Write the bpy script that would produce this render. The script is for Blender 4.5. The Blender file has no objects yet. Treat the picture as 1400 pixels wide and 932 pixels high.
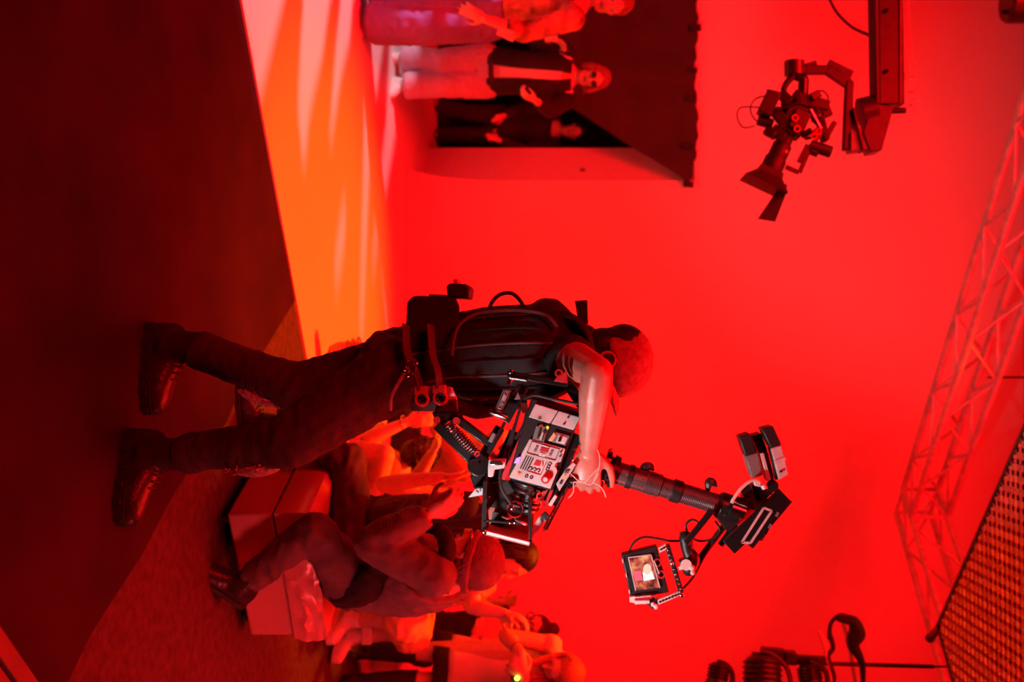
import bpy, bmesh, math, random
from mathutils import Vector as V, Matrix, noise, Euler
random.seed(7)
R = math.radians
SC = bpy.context.scene
COL = SC.collection.objects

# ------------------------------------------------------------------ camera
# The photograph is an upright portrait frame turned a quarter turn, so the camera is rolled 90 degrees.
F, HZ, H = 1361.1, 815.0, 1.5          # focal length in pixels (1400 wide), horizon, lens height


def at(px, py, Y):
    """world point seen at photo pixel (px, py) standing Y metres into the studio"""
    return V(((py - 466) / F * Y, Y, H + (px - HZ) / F * Y))


cd = bpy.data.cameras.new('camera')
cam = bpy.data.objects.new('camera', cd)
COL.link(cam)
cam.matrix_world = Matrix(((0, -1, 0, 0), (0, 0, -1, 0), (1, 0, 0, H), (0, 0, 0, 1)))
cd.sensor_fit = 'HORIZONTAL'
cd.sensor_width = 36
cd.lens = 35
cd.shift_x = -(HZ - 700) / 1400
cd.clip_start = .05
cd.dof.use_dof = True
cd.dof.focus_distance = 3.05
cd.dof.aperture_fstop = 2.2
SC.camera = cam

# ------------------------------------------------------------------ world, exposure, lamps
w = bpy.data.worlds.new('studio_air')
SC.world = w
w.use_nodes = True
w.node_tree.nodes['Background'].inputs[0].default_value = (1, .02, .03, 1)
w.node_tree.nodes['Background'].inputs[1].default_value = .02
vs = SC.view_settings
vs.view_transform = 'Standard'
vs.look = 'None'
vs.gamma = 1
vs.use_curve_mapping = False
vs.exposure = 0

RED = (1, .002, .004)


def aim(o, loc, to):
    o.location = loc
    o.rotation_euler = (V(to) - V(loc)).to_track_quat('-Z', 'Y').to_euler()


def area(name, loc, to, size, watts, col, spread=180, size_y=None):
    l = bpy.data.lights.new(name, 'AREA')
    l.shape = 'RECTANGLE'
    l.size = size
    l.size_y = size_y or size
    l.energy = watts
    l.color = col
    l.spread = R(spread)
    o = bpy.data.objects.new(name, l)
    COL.link(o)
    aim(o, loc, to)


def spot(name, loc, to, deg, watts, col, blend=.5, radius=.1):
    l = bpy.data.lights.new(name, 'SPOT')
    l.spot_size = R(deg)
    l.spot_blend = blend
    l.energy = watts
    l.color = col
    l.shadow_soft_size = radius
    o = bpy.data.objects.new(name, l)
    COL.link(o)
    aim(o, loc, to)


area('wall_wash_lamp', (-2.4, 3.0, 5.2), (-1.0, 8.5, .2), 1.6, 150, RED, 95)
area('wall_wash_lamp', (2.4, 3.0, 5.2), (1.0, 8.5, .3), 1.6, 150, RED, 95)
area('overhead_red_lamp', (.2, 3.6, 6.1), (.5, 4.4, 0), 2.4, 150, RED, 140)
spot('amber_floor_lamp', (1.0, 6.05, 5.8), (-.15, 5.5, 0), 36, 1900, (1, .14, .002), .75, .2)
spot('amber_group_fill', (1.2, 6.2, 5.8), (1.5, 5.55, .62), 15, 1100, (1, .12, .002), .8, .1)  # second amber spot, added to reach the seated group
area('front_red_fill', (-2.2, -1.6, 4.6), (.2, 3.4, 1.0), 1.6, 125, RED, 120)  # red fill added from the camera side to lift the operator's dark clothes
area('softbox_lamp', (1.55, 4.0, 3.36), (1.55, 4.0, 0), 2.1, 130, RED, 150)
area('side_red_fill', (3.4, 2.2, .7), (1.0, 4.0, .62), .5, 11, (1, .055, .065), 80)  # weak reddish fill added for the ottoman and the seated man
LAMP = V((-6.2, 4.4, 2.6))           # hard lamp whose beam is cut into streaks by an added slotted board (built below)
spot('streak_lamp', LAMP, (-4.6, 4.75, 1.8), 52, 900, (1, .66, .72), .1, .02)
spot('crew_work_lamp', (1.0, 2.15, .85), (.54, 2.9, 1.40), 56, 54, (1, .86, .86), .6, .08)

# ------------------------------------------------------------------ materials
MATS = {}


def M(name, col=(.5, .5, .5), rough=.6, metal=0., nscale=18., var=.18, bump=.12, bscale=None, spec=.5,
      emit=None, estr=0., coat=0., sheen=0., stretch=None):
    if name in MATS:
        return MATS[name]
    m = bpy.data.materials.new(name)
    m.use_nodes = True
    nt = m.node_tree
    b = nt.nodes['Principled BSDF']
    b.inputs['Roughness'].default_value = rough
    b.inputs['Metallic'].default_value = metal
    b.inputs['Specular IOR Level'].default_value = spec
    b.inputs['Coat Weight'].default_value = coat
    b.inputs['Sheen Weight'].default_value = sheen
    tc = nt.nodes.new('ShaderNodeTexCoord')
    mp = nt.nodes.new('ShaderNodeMapping')
    nt.links.new(tc.outputs['Object'], mp.inputs[0])
    if stretch:
        mp.inputs['Scale'].default_value = stretch
    n = nt.nodes.new('ShaderNodeTexNoise')
    n.inputs['Scale'].default_value = nscale
    n.inputs['Detail'].default_value = 5
    nt.links.new(mp.outputs[0], n.inputs[0])
    r = nt.nodes.new('ShaderNodeValToRGB')
    r.color_ramp.elements[0].position = .3
    r.color_ramp.elements[1].position = .7
    r.color_ramp.elements[0].color = tuple(c * (1 - var) for c in col) + (1,)
    r.color_ramp.elements[1].color = tuple(min(1, c * (1 + var)) for c in col) + (1,)
    nt.links.new(n.outputs[0], r.inputs[0])
    nt.links.new(r.outputs[0], b.inputs['Base Color'])
    if bump:
        n2 = nt.nodes.new('ShaderNodeTexNoise')
        n2.inputs['Scale'].default_value = bscale or nscale * 6
        n2.inputs['Detail'].default_value = 4
        nt.links.new(mp.outputs[0], n2.inputs[0])
        bp = nt.nodes.new('ShaderNodeBump')
        bp.inputs['Strength'].default_value = bump
        bp.inputs['Distance'].default_value = .01
        nt.links.new(n2.outputs[0], bp.inputs['Height'])
        nt.links.new(bp.outputs[0], b.inputs['Normal'])
    if emit:
        b.inputs['Emission Color'].default_value = emit + (1,)
        b.inputs['Emission Strength'].default_value = estr
    MATS[name] = m
    return m


def ribbed(m, scale, strength, axis='Z', dist=.004):
    """add knitted ribs to a material as relief"""
    nt = m.node_tree
    b = nt.nodes['Principled BSDF']
    tc = nt.nodes.new('ShaderNodeTexCoord')
    wv = nt.nodes.new('ShaderNodeTexWave')
    wv.bands_direction = axis
    wv.inputs['Scale'].default_value = scale
    wv.inputs['Distortion'].default_value = .6
    nt.links.new(tc.outputs['Object'], wv.inputs[0])
    bp = nt.nodes.new('ShaderNodeBump')
    bp.inputs['Strength'].default_value = strength
    bp.inputs['Distance'].default_value = dist
    nt.links.new(wv.outputs[1], bp.inputs['Height'])
    old = b.inputs['Normal'].links[0].from_socket if b.inputs['Normal'].links else None
    if old:
        nt.links.new(old, bp.inputs['Normal'])
    nt.links.new(bp.outputs[0], b.inputs['Normal'])
    return m


WHITE = M('white_studio_paint', (.8, .79, .78), .55, nscale=2, var=.02, bump=.03, bscale=30)
VINYL = M('black_floor_vinyl', (.034, .008, .027), .6, spec=.12, nscale=3, var=.3, bump=.06, bscale=120)
CONC = M('worn_concrete', (.090, .052, .054), .8, nscale=26, var=.28, spec=.2, bump=.35, bscale=60)
BLACKW = M('black_drape_cloth', (.045, .03, .03), .9, nscale=4, var=.2, bump=.2)
DARKROOM = M('dark_room_paint', (.02, .015, .015), .9)
BLACK = M('black_plastic', (.02, .018, .02), .42, bump=.05)
BMETAL = M('black_anodised_metal', (.035, .03, .032), .32, .6, bump=.03)
POSTM = M('dark_carbon_tube', (.17, .10, .11), .3, .4, bump=.03)
CHROME = M('bright_metal', (.75, .72, .72), .2, 1., bump=.02)
GREY = M('grey_camera_paint', (.62, .58, .58), .45, bump=.05)
GREYD = M('mid_grey_paint', (.22, .2, .2), .45, bump=.05)
SILVER = M('brushed_aluminium', (.8, .77, .76), .38, .25, bump=.05)
TRUSSM = M('truss_aluminium', (.55, .52, .5), .5, .2, bump=.05)
RUBBER = M('black_rubber', (.012, .011, .012), .55)
SKIN1 = M('tan_skin', (.68, .23, .18), .36, nscale=30, var=.1, bump=.06, bscale=200)
SKIN2 = M('pale_skin', (.70, .45, .36), .5, nscale=30, var=.1, bump=.05, bscale=200)
SKIN3 = M('dark_skin', (.28, .14, .09), .48, nscale=30, var=.1, bump=.05, bscale=200)
LIP = M('lip_skin', (.36, .10, .08), .45)
EYEW = M('eye_white', (.7, .66, .64), .2, bump=0)
EYED = M('eye_iris', (.02, .012, .01), .15, bump=0)
HAIRB = M('black_hair', (.018, .012, .01), .42, nscale=60, var=.4, bump=.4, bscale=200)
HAIRD = M('dark_brown_hair', (.05, .025, .015), .5, nscale=60, var=.4, bump=.4, bscale=200)
HAIRL = M('blonde_hair', (.42, .22, .10), .5, nscale=60, var=.3, bump=.4, bscale=200)
HAIRR = M('auburn_hair', (.30, .10, .05), .5, nscale=60, var=.35, bump=.4, bscale=200)
JEAN = M('washed_black_denim', (.050, .040, .044), .8, nscale=7, var=.45, bump=.35, bscale=160)
JEANW = M('frayed_grey_denim', (.42, .38, .38), .9, nscale=40, var=.4, bump=.5)
BLACKC = M('black_cotton', (.022, .018, .02), .85, nscale=10, var=.3, bump=.3, bscale=120)
NYLON = M('black_nylon', (.019, .013, .015), .75, spec=.3, nscale=10, var=.3, bump=.3, bscale=160)
STRAP = M('dark_red_webbing', (.10, .06, .06), .65, bump=.3, bscale=150)
LEATHER = M('black_leather', (.03, .022, .022), .34, nscale=30, var=.3, bump=.2, bscale=90)
SOLE = M('dark_rubber_sole', (.02, .016, .016), .5)
KNIT = ribbed(M('charcoal_rib_knit', (.20, .16, .17), .85, nscale=20, var=.2, bump=.1), 64, .35, 'DIAGONAL')
BEANIE = ribbed(M('maroon_rib_knit', (.26, .14, .15), .9, nscale=20, var=.2, bump=.1), 52, .5, 'DIAGONAL')
GREYJ = M('grey_denim', (.11, .095, .10), .85, nscale=9, var=.3, bump=.4, bscale=120)
CAPF = M('cap_twill', (.42, .26, .26), .8, nscale=60, var=.3, bump=.3, bscale=200)
CAPM = ribbed(M('cap_mesh', (.58, .36, .35), .8, nscale=90, var=.4, bump=.4), 120, .6, 'Z')
SEAT = M('ottoman_leatherette', (.64, .30, .26), .24, nscale=5, var=.06, bump=.05, bscale=60)
SEATB = M('ottoman_base_fabric', (.52, .25, .22), .6, nscale=5, var=.08, bump=.15, bscale=90)
PURPLE = M('lilac_trousers', (.26, .15, .60), .8, nscale=6, var=.12, bump=.2)
PINKC = M('pale_pink_denim', (.62, .42, .56), .8, nscale=6, var=.12, bump=.2)
WHITEC = M('white_cotton', (.78, .74, .72), .8, nscale=6, var=.06, bump=.2)
ORANGEC = M('orange_satin', (.85, .50, .22), .5, nscale=6, var=.1, bump=.2)
PRINT = M('orange_print_blouse', (.62, .38, .24), .75, nscale=9, var=.75, bump=.2)
REDC = M('red_cotton', (.48, .12, .10), .8, nscale=8, var=.25, bump=.2)
PATCH = M('red_pattern_shirt', (.55, .25, .22), .8, nscale=16, var=.8, bump=.2)
LACE = M('black_lace', (.03, .02, .022), .8, nscale=90, var=.6, bump=.6)
GLASS = M('dark_lens_glass', (.015, .012, .02), .05, coat=1., bump=0)
GRIDM = M('softbox_grid_fabric', (.85, .28, .26), .9, spec=.1, bump=.1)
EGLOW = M('softbox_diffuser', (.06, .02, .02), .9, emit=(1, .012, .004), estr=.12, bump=0)  # base colour darkened so the grid cells read as shaded holes
BULB = M('softbox_bulb', (.9, .6, .2), .4, emit=(1, .36, .05), estr=9., bump=0)
LEDG = M('green_indicator', (.2, .6, .1), .4, emit=(.75, 1, .08), estr=3., bump=0)
LEDY = M('yellow_indicator', (.8, .7, .1), .4, emit=(1, .8, .1), estr=.8, bump=0)
LEDB = M('violet_indicator', (.4, .3, .9), .4, emit=(.45, .28, 1), estr=.9, bump=0)
LEDO = M('amber_label', (.95, .55, .25), .5, bump=0)
INK = M('printed_ink', (.03, .015, .02), .6, bump=0)
REDINK = M('red_button', (.55, .03, .04), .4, bump=0)
CORDW = M('pale_cord', (.75, .60, .55), .6)
CORDB = M('black_cord', (.02, .015, .015), .6)
WOOD = M('painted_board', (.20, .15, .13), .55, nscale=6, var=.2, bump=.1)

# ------------------------------------------------------------------ mesh helpers
INV = {}


def thing(name, label, cat, loc=(0, 0, 0), rot=None, group=None):
    o = bpy.data.objects.new(name, None)
    COL.link(o)
    o.empty_display_size = .1
    m = Matrix.Translation(V(loc))
    if rot is not None:
        m = m @ rot.to_4x4()
    o.matrix_world = m
    INV[o.name] = m.inverted()
    o['label'] = label
    o['category'] = cat
    if group:
        o['group'] = group
    return o


def rootinv(o):
    while o.parent:
        o = o.parent
    return INV.get(o.name, Matrix())


def cr(pts, n):
    """Catmull-Rom resample"""
    pts = [V(p) for p in pts]
    if len(pts) < 3:
        return [pts[0].lerp(pts[-1], i / n) for i in range(n + 1)]
    out = []
    segs = len(pts) - 1
    for i in range(n + 1):
        t = i / n * segs
        k = min(int(t), segs - 1)
        f = t - k
        p0, p1, p2, p3 = pts[max(k - 1, 0)], pts[k], pts[k + 1], pts[min(k + 2, segs)]
        out.append(.5 * ((2 * p1) + (p2 - p0) * f + (2 * p0 - 5 * p1 + 4 * p2 - p3) * f * f + (3 * p1 - p0 - 3 * p2 + p3) * f ** 3))
    return out


def perp(d):
    d = V(d).normalized()
    a = V((0, 0, 1)) if abs(d.z) < .9 else V((1, 0, 0))
    s = d.cross(a).normalized()
    return s, s.cross(d).normalized()


class MB:
    def __init__(s):
        s.v = []
        s.f = []

    def add(s, vs, fs):
        n = len(s.v)
        s.v += [V(v) for v in vs]
        s.f += [tuple(i + n for i in f) for f in fs]
        return s

    def box(s, c, size, rot=None):
        c = V(c)
        x, y, z = [q / 2 for q in size]
        vs = [V(p) for p in ((-x, -y, -z), (x, -y, -z), (x, y, -z), (-x, y, -z), (-x, -y, z), (x, -y, z), (x, y, z), (-x, y, z))]
        if rot is not None:
            vs = [rot @ v for v in vs]
        return s.add([c + v for v in vs], [(0, 3, 2, 1), (4, 5, 6, 7), (0, 1, 5, 4), (1, 2, 6, 5), (2, 3, 7, 6), (3, 0, 4, 7)])

    def bar(s, a, b, w, h, up=None):
        """square bar from a to b; w along the side, h along up"""
        a, b = V(a), V(b)
        d = (b - a).normalized()
        if up is None:
            side, u = perp(d)
        else:
            side = d.cross(V(up)).normalized()
            u = side.cross(d).normalized()
        q = [side * w / 2 + u * h / 2, -side * w / 2 + u * h / 2, -side * w / 2 - u * h / 2, side * w / 2 - u * h / 2]
        return s.add([a + k for k in q] + [b + k for k in q], [(3, 2, 1, 0), (4, 5, 6, 7), (0, 1, 5, 4), (1, 2, 6, 5), (2, 3, 7, 6), (3, 0, 4, 7)])

    def prism(s, poly, off):
        """planar polygon extruded by vector off"""
        poly = [V(p) for p in poly]
        off = V(off)
        n = len(poly)
        nr = V((0, 0, 0))
        for i in range(n):
            nr += poly[i].cross(poly[(i + 1) % n])
        if nr.dot(off) > 0:
            poly = poly[::-1]
        fs = [tuple(range(n)), tuple(range(2 * n - 1, n - 1, -1))]
        fs += [((i + 1) % n, i, i + n, (i + 1) % n + n) for i in range(n)]
        return s.add(poly + [p + off for p in poly], fs)

    def loft(s, rings, cap=True, close=True):
        n = len(rings[0])
        vs = [p for r in rings for p in r]
        fs = []
        for i in range(len(rings) - 1):
            for j in range(n if close else n - 1):
                k = (j + 1) % n
                fs.append((i * n + j, i * n + k, (i + 1) * n + k, (i + 1) * n + j))
        if cap:
            fs.append(tuple(range(n - 1, -1, -1)))
            fs.append(tuple(range((len(rings) - 1) * n, len(rings) * n)))
        return s.add(vs, fs)

    def tube(s, pts, rad, seg=10, side=None, flat=1., res=None, round_ends=False):
        pts = [V(p) for p in pts]
        if res:
            m = len(pts)
            if not hasattr(rad, '__len__'):
                rr = [rad] * (res + 1)
            else:
                rr = []
                for i in range(res + 1):
                    t = i / res * (m - 1)
                    k = min(int(t), m - 2)
                    rr.append(rad[k] + (rad[k + 1] - rad[k]) * (t - k))
            pts = cr(pts, res)
            rad = rr
        if not hasattr(rad, '__len__'):
            rad = [rad] * len(pts)
        pts = list(pts)
        rad = list(rad)
        if round_ends:
            d0 = (pts[0] - pts[1]).normalized()
            d1 = (pts[-1] - pts[-2]).normalized()
            r0, r1 = rad[0], rad[-1]
            pre = [(pts[0] + d0 * r0 * math.sin(a), r0 * math.cos(a)) for a in (1.35, .95, .5)]
            post = [(pts[-1] + d1 * r1 * math.sin(a), r1 * math.cos(a)) for a in (.5, .95, 1.35)]
            pts = [p for p, _ in pre] + pts + [p for p, _ in post]
            rad = [r for _, r in pre] + rad + [r for _, r in post]
        rings = []
        S = None
        for i, p in enumerate(pts):
            d = (pts[min(i + 1, len(pts) - 1)] - pts[max(i - 1, 0)])
            d = d.normalized() if d.length > 1e-9 else V((0, 0, 1))
            if S is None:
                S = V(side) if side is not None else perp(d)[0]
            S = (S - d * S.dot(d))
            S = S.normalized() if S.length > 1e-6 else perp(d)[0]
            U = d.cross(S)
            rings.append([p + (S * math.cos(2 * math.pi * k / seg) + U * math.sin(2 * math.pi * k / seg) * flat) * rad[i] for k in range(seg)])
        return s.loft(rings)

    def cyl(s, a, b, r, r2=None, seg=16):
        return s.tube([a, b], [r, r if r2 is None else r2], seg)

    def ell(s, c, r, ax=None, seg=16, rings=10):
        c = V(c)
        if not hasattr(r, '__len__'):
            r = (r, r, r)
        X, Y, Z = ax or (V((1, 0, 0)), V((0, 1, 0)), V((0, 0, 1)))
        rs = []
        for i in range(rings + 1):
            a = math.pi * (i + .04 * (1 if i == 0 else -1 if i == rings else 0)) / rings - math.pi / 2
            cz, sz = math.cos(a), math.sin(a)
            rs.append([c + X * r[0] * cz * math.cos(2 * math.pi * k / seg) + Y * r[1] * cz * math.sin(2 * math.pi * k / seg) + Z * r[2] * sz for k in range(seg)])
        return s.loft(rs)

    def torus(s, c, axis, r, t, seg=24, tseg=8, arc=1., flat=1.):
        c = V(c)
        ax = V(axis).normalized()
        X, Y = perp(ax)
        rings = []
        n = seg if arc >= 1 else seg + 1
        for i in range(n):
            a = 2 * math.pi * arc * i / seg
            d = X * math.cos(a) + Y * math.sin(a)
            rings.append([c + d * (r + t * math.cos(2 * math.pi * k / tseg)) + ax * t * flat * math.sin(2 * math.pi * k / tseg) for k in range(tseg)])
        if arc >= 1:
            rings.append(rings[0])
        return s.loft(rings, cap=arc < 1)

    def build(s, name, mat, parent=None, local=False, bev=0, smooth=True, voxel=None, sm=2, disp=None, dec=None):
        vs = s.v
        loc = V((0, 0, 0))
        if parent is not None:
            if not local:
                inv = rootinv(parent)
                vs = [inv @ v for v in vs]
        else:
            lo = V([min(v[i] for v in vs) for i in range(3)])
            hi = V([max(v[i] for v in vs) for i in range(3)])
            loc = V(((lo.x + hi.x) / 2, (lo.y + hi.y) / 2, lo.z))
            vs = [v - loc for v in vs]
        me = bpy.data.meshes.new(name)
        me.from_pydata([tuple(v) for v in vs], [], s.f)
        if voxel:
            me = remesh(me, name, voxel, sm, disp, dec)
        elif disp:
            me.update()
            ns = [v.normal.copy() for v in me.vertices]
            for v, n in zip(me.vertices, ns):
                v.co += n * disp(v.co, n)
        me.validate()
        if not voxel:
            bm = bmesh.new()
            bm.from_mesh(me)
            bmesh.ops.recalc_face_normals(bm, faces=bm.faces)
            bm.to_mesh(me)
            bm.free()
        o = bpy.data.objects.new(name, me)
        COL.link(o)
        o.location = loc
        if parent is not None:
            o.parent = parent
            o.location = (0, 0, 0)
        me.materials.append(mat)
        if smooth:
            me.shade_smooth()
            if not voxel:
                me.set_sharp_from_angle(angle=R(38))
        if bev:
            b = o.modifiers.new('edges', 'BEVEL')
            b.width = bev
            b.segments = 2
            b.limit_method = 'ANGLE'
            b.angle_limit = R(40)
        return o


def remesh(me, name, voxel, sm, disp, dec):
    t = bpy.data.objects.new('temporary', me)
    COL.link(t)
    m = t.modifiers.new('r', 'REMESH')
    m.mode = 'VOXEL'
    m.voxel_size = voxel
    m.adaptivity = 0
    if sm:
        q = t.modifiers.new('s', 'SMOOTH')
        q.factor = .5
        q.iterations = sm
    dg = bpy.context.evaluated_depsgraph_get()
    out = bpy.data.meshes.new_from_object(t.evaluated_get(dg))
    bpy.data.objects.remove(t)
    bpy.data.meshes.remove(me)
    out.name = name
    if disp:
        ns = [v.normal.copy() for v in out.vertices]
        for v, n in zip(out.vertices, ns):
            v.co += n * disp(v.co, n)
        out.update()
    return out


def wrinkle(freq, amp, stretch=(1, 1, 1), seed=0.):
    sx, sy, sz = stretch
    off = V((seed * 3.1, seed * 1.7, seed))

    def f(co, n):
        p = V((co.x * sx, co.y * sy, co.z * sz)) * freq + off
        a = noise.noise(p)
        b = noise.noise(p * 2.3)
        return amp * ((.5 - abs(a)) * 1.2 - .25 + b * .35)
    return f


def tag(o, label=None, cat=None, group=None, kind=None):
    if label:
        o['label'] = label
    if cat:
        o['category'] = cat
    if group:
        o['group'] = group
    if kind:
        o['kind'] = kind
    return o

# ------------------------------------------------------------------ people
class P:
    """a posed figure: root Empty, joints, one continuous body mesh, clothing and hair as children"""


def hand(mb, wr, d, n, t, s=1., curl=.6, spread=.1, thumb=.5):
    d = V(d).normalized()
    n = V(n)
    n = (n - d * n.dot(d)).normalized()
    t = V(t)
    t = (t - d * t.dot(d) - n * t.dot(n)).normalized()
    mb.ell(wr + d * .05 * s, (.052 * s, .040 * s, .017 * s), (d, t, n), 12, 8)
    mb.ell(wr + d * .072 * s, (.03 * s, .041 * s, .015 * s), (d, t, n), 12, 8)
    L = [(.042, .026, .021), (.047, .030, .022), (.043, .027, .021), (.034, .021, .019)]
    for k in range(4):
        b = wr + d * (.086 - .004 * abs(k - 1.3)) * s + t * (.030 - .020 * k) * s
        a = 0
        dd = (d + t * spread * (1.2 - .8 * k)).normalized()
        p = [b - dd * .02 * s, b]
        for j in range(3):
            a += curl * (.8 + .25 * j)
            q = (dd * math.cos(a) + n * math.sin(a))
            b = b + q * L[k][j] * s
            p.append(b)
        mb.tube(p, [.0088 * s, .0092 * s, .0086 * s, .0080 * s, .0068 * s], 8, round_ends=True)
    b = wr + d * .022 * s + t * .026 * s + n * .006 * s
    e = b + (d * .62 + t * .72 + n * .25 * thumb).normalized() * .042 * s
    e2 = e + (d * .85 + t * .25 + n * .6 * thumb).normalized() * .032 * s
    e3 = e2 + (d * .9 + n * .8 * thumb).normalized() * .024 * s
    mb.tube([b, e, e2, e3], [.014 * s, .0115 * s, .010 * s, .0078 * s], 8, round_ends=True)


def head(mb, c, f, u, s=1.):
    r = f.cross(u).normalized()
    q = lambda a, b, e: c + (r * a + f * b + u * e) * s
    ax = (r, f, u)
    mb.ell(q(0, -.008, .032), (.076 * s, .096 * s, .084 * s), ax, 18, 12)          # skull
    mb.ell(q(0, .022, -.03), (.062 * s, .070 * s, .085 * s), ax, 16, 10)            # face
    mb.ell(q(0, .064, -.094), (.026 * s, .022 * s, .020 * s), ax, 10, 8)            # chin
    mb.tube([q(-.055, .0, -.062), q(-.03, .055, -.092), q(.03, .055, -.092), q(.055, .0, -.062)], .020 * s, 8, res=10, round_ends=True)
    mb.tube([q(-.046, .074, .028), q(0, .090, .032), q(.046, .074, .028)], .010 * s, 8, res=8, round_ends=True)   # brow
    mb.tube([q(0, .088, .026), q(0, .104, -.006), q(0, .117, -.030)], [.008 * s, .010 * s, .013 * s], 8, round_ends=True)  # nose
    for e in (-1, 1):
        mb.ell(q(e * .012, .100, -.032), (.010 * s, .012 * s, .008 * s), ax, 8, 6)
        mb.ell(q(e * .046, .062, -.018), (.018 * s, .018 * s, .022 * s), ax, 8, 6)   # cheekbone
        mb.ell(q(e * .079, -.004, -.006), (.010 * s, .018 * s, .030 * s), ax, 8, 8)   # ear


def figure(name, label, J, skin, voxel=.009, s=1., hands=None, eyes=True, cat='person', group=None):
    p = P()
    p.s = s
    base = V((J['pelvis'].x, J['pelvis'].y, 0))
    p.root = thing(name, label, cat, base, group=group)
    J = dict(J)
    hr = V(J['hipdir']).normalized()
    sr = V(J.get('shdir', hr)).normalized()
    pel, nk = J['pelvis'], J['neck']
    up = (nk - pel).normalized()
    J.setdefault('shR', nk - up * .045 * s + sr * .185 * s)
    J.setdefault('shL', nk - up * .045 * s - sr * .185 * s)
    J.setdefault('hpR', pel + hr * .10 * s - up * .02)
    J.setdefault('hpL', pel - hr * .10 * s - up * .02)
    p.J = J
    p.hr, p.sr = hr, sr
    f = V(J['face']).normalized()
    hu = V(J.get('headup', (0, 0, 1)))
    hu = (hu - f * f.dot(hu)).normalized()
    p.f, p.hu = f, hu
    mb = MB()
    mb.loft(torso(p, 0.))
    mb.ell(pel - up * .02 * s, (.16 * s, .11 * s, .10 * s), frame(up, hr))
    hc = J['head']
    mb.tube([nk - up * .05 * s, nk.lerp(hc, .35), hc - hu * .03 * s - f * .01 * s], [.066 * s, .054 * s, .052 * s], 12, round_ends=True)
    head(mb, hc, f, hu, s * J.get('headscale', 1.))
    for sd in 'RL':
        sh, el, wr = J['sh' + sd], J['el' + sd], J['wr' + sd]
        mb.ell(sh, .062 * s)
        mb.tube([sh, sh.lerp(el, .45), el], [.060 * s, .052 * s, .041 * s], 12, round_ends=True)
        mb.ell(el, .041 * s)
        mb.tube([el, el.lerp(wr, .3), wr], [.041 * s, .044 * s, .028 * s], 12, round_ends=True)
        hd = J.get('hd' + sd)
        d, n, t, cu = hd if hd else ((wr - el).normalized(), V((0, 0, -1)), V((0, 1, 0)), .4)
        hand(mb, wr, d, n, t, s * 1.04, cu)
        hp, kn, an = J['hp' + sd], J['kn' + sd], J['an' + sd]
        mb.tube([hp, hp.lerp(kn, .5), kn], [.092 * s, .078 * s, .058 * s], 12, round_ends=True)
        mb.ell(kn, .058 * s)
        mb.tube([kn, kn.lerp(an, .3), an], [.055 * s, .056 * s, .036 * s], 12, round_ends=True)
        mb.tube([an, an + V(J['toe' + sd]).normalized() * .012 * s + (an - kn).normalized() * .045 * s], [.036 * s, .028 * s], 10, round_ends=True)
    p.body = mb.build('body', skin, p.root, voxel=voxel, sm=2)
    if eyes:
        r = f.cross(hu)
        hs = s * J.get('headscale', 1.)
        q = lambda a, b, e: hc + (r * a + f * b + hu * e) * hs
        for e in (-1, 1):
            ey = MB().ell(q(e * .031, .078, .010), .0135 * hs, seg=12, rings=8).build('eye', EYEW, p.root)
            MB().ell(q(e * .031, .0885, .009), .0062 * hs, seg=8, rings=6).build('iris', EYED, ey)
        MB().tube([q(-.022, .082, -.062), q(0, .094, -.060), q(.022, .082, -.062)], [.004 * hs, .008 * hs, .004 * hs], 8, round_ends=True).build('lips', LIP, p.root)
    return p


def frame(up, right):
    f = up.cross(right).normalized()
    r = f.cross(up).normalized()
    return (r, f, up)


def spine(p, t):
    a, b = p.J['pelvis'], p.J['neck']
    w = p.J.get('waist')
    if w is None:
        w = a.lerp(b, .45)
    return a * ((1 - t) * (1 - t)) + (w * 2 - (a + b) * .5) * (2 * t * (1 - t)) + b * (t * t)


TORSO = [(-.16, .150, .105), (-.02, .168, .115), (.15, .152, .108), (.36, .136, .100), (.58, .152, .112), (.78, .172, .112), (.91, .165, .095), (1.0, .105, .075), (1.05, .062, .06)]


def torso(p, infl, t0=-.2, t1=1.2, seg=20, flare=0.):
    out = []
    prof = [q for q in TORSO if t0 <= q[0] <= t1]
    for t, wd, dp in prof:
        c = spine(p, t)
        u = (spine(p, t + .03) - spine(p, t - .03)).normalized()
        k = max(0, min(1, t))
        r, f, u = frame(u, p.hr.lerp(p.sr, k))
        g = infl + flare * (1 - k) ** 2
        if t > .97:
            g = min(g, .02)
        out.append([c + r * (wd * p.s + g) * math.cos(2 * math.pi * i / seg) + f * (dp * p.s + g) * math.sin(2 * math.pi * i / seg) for i in range(seg)])
    return out


def trousers(p, mat, name='trousers', thick=(.100, .078, .066), infl=.018, voxel=.011, sm=2, amp=.008, top=.3, end=.97, seed=1., calf=None):
    s, J = p.s, p.J
    mb = MB()
    up = (J['neck'] - J['pelvis']).normalized()
    mb.loft(torso(p, infl, -.2, top))
    mb.ell(J['pelvis'] - up * .03 * s, (.165 * s + infl, .115 * s + infl, .10 * s), frame(up, p.hr))
    for sd in 'RL':
        hp, kn, an = J['hp' + sd], J['kn' + sd], J['an' + sd]
        if end < 0:
            q = hp.lerp(kn, -end)
            mb.tube([hp, hp.lerp(q, .5), q], [thick[0] * s, thick[0] * .97 * s, thick[0] * .95 * s], 14)
            continue
        e = kn.lerp(an, end)
        mb.tube([hp, hp.lerp(kn, .5), kn], [thick[0] * s, (thick[0] + thick[1]) / 2 * s, thick[1] * s], 14, round_ends=True)
        mb.ell(kn, thick[1] * s)
        mb.tube([kn, kn.lerp(e, .35), e], [thick[1] * s * .98, (calf or (thick[1] + thick[2]) / 2) * s, thick[2] * s], 14)
    return mb.build(name, mat, p.root, voxel=voxel, sm=sm, disp=wrinkle(11, amp, (1, 1, 1.6), seed))


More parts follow.
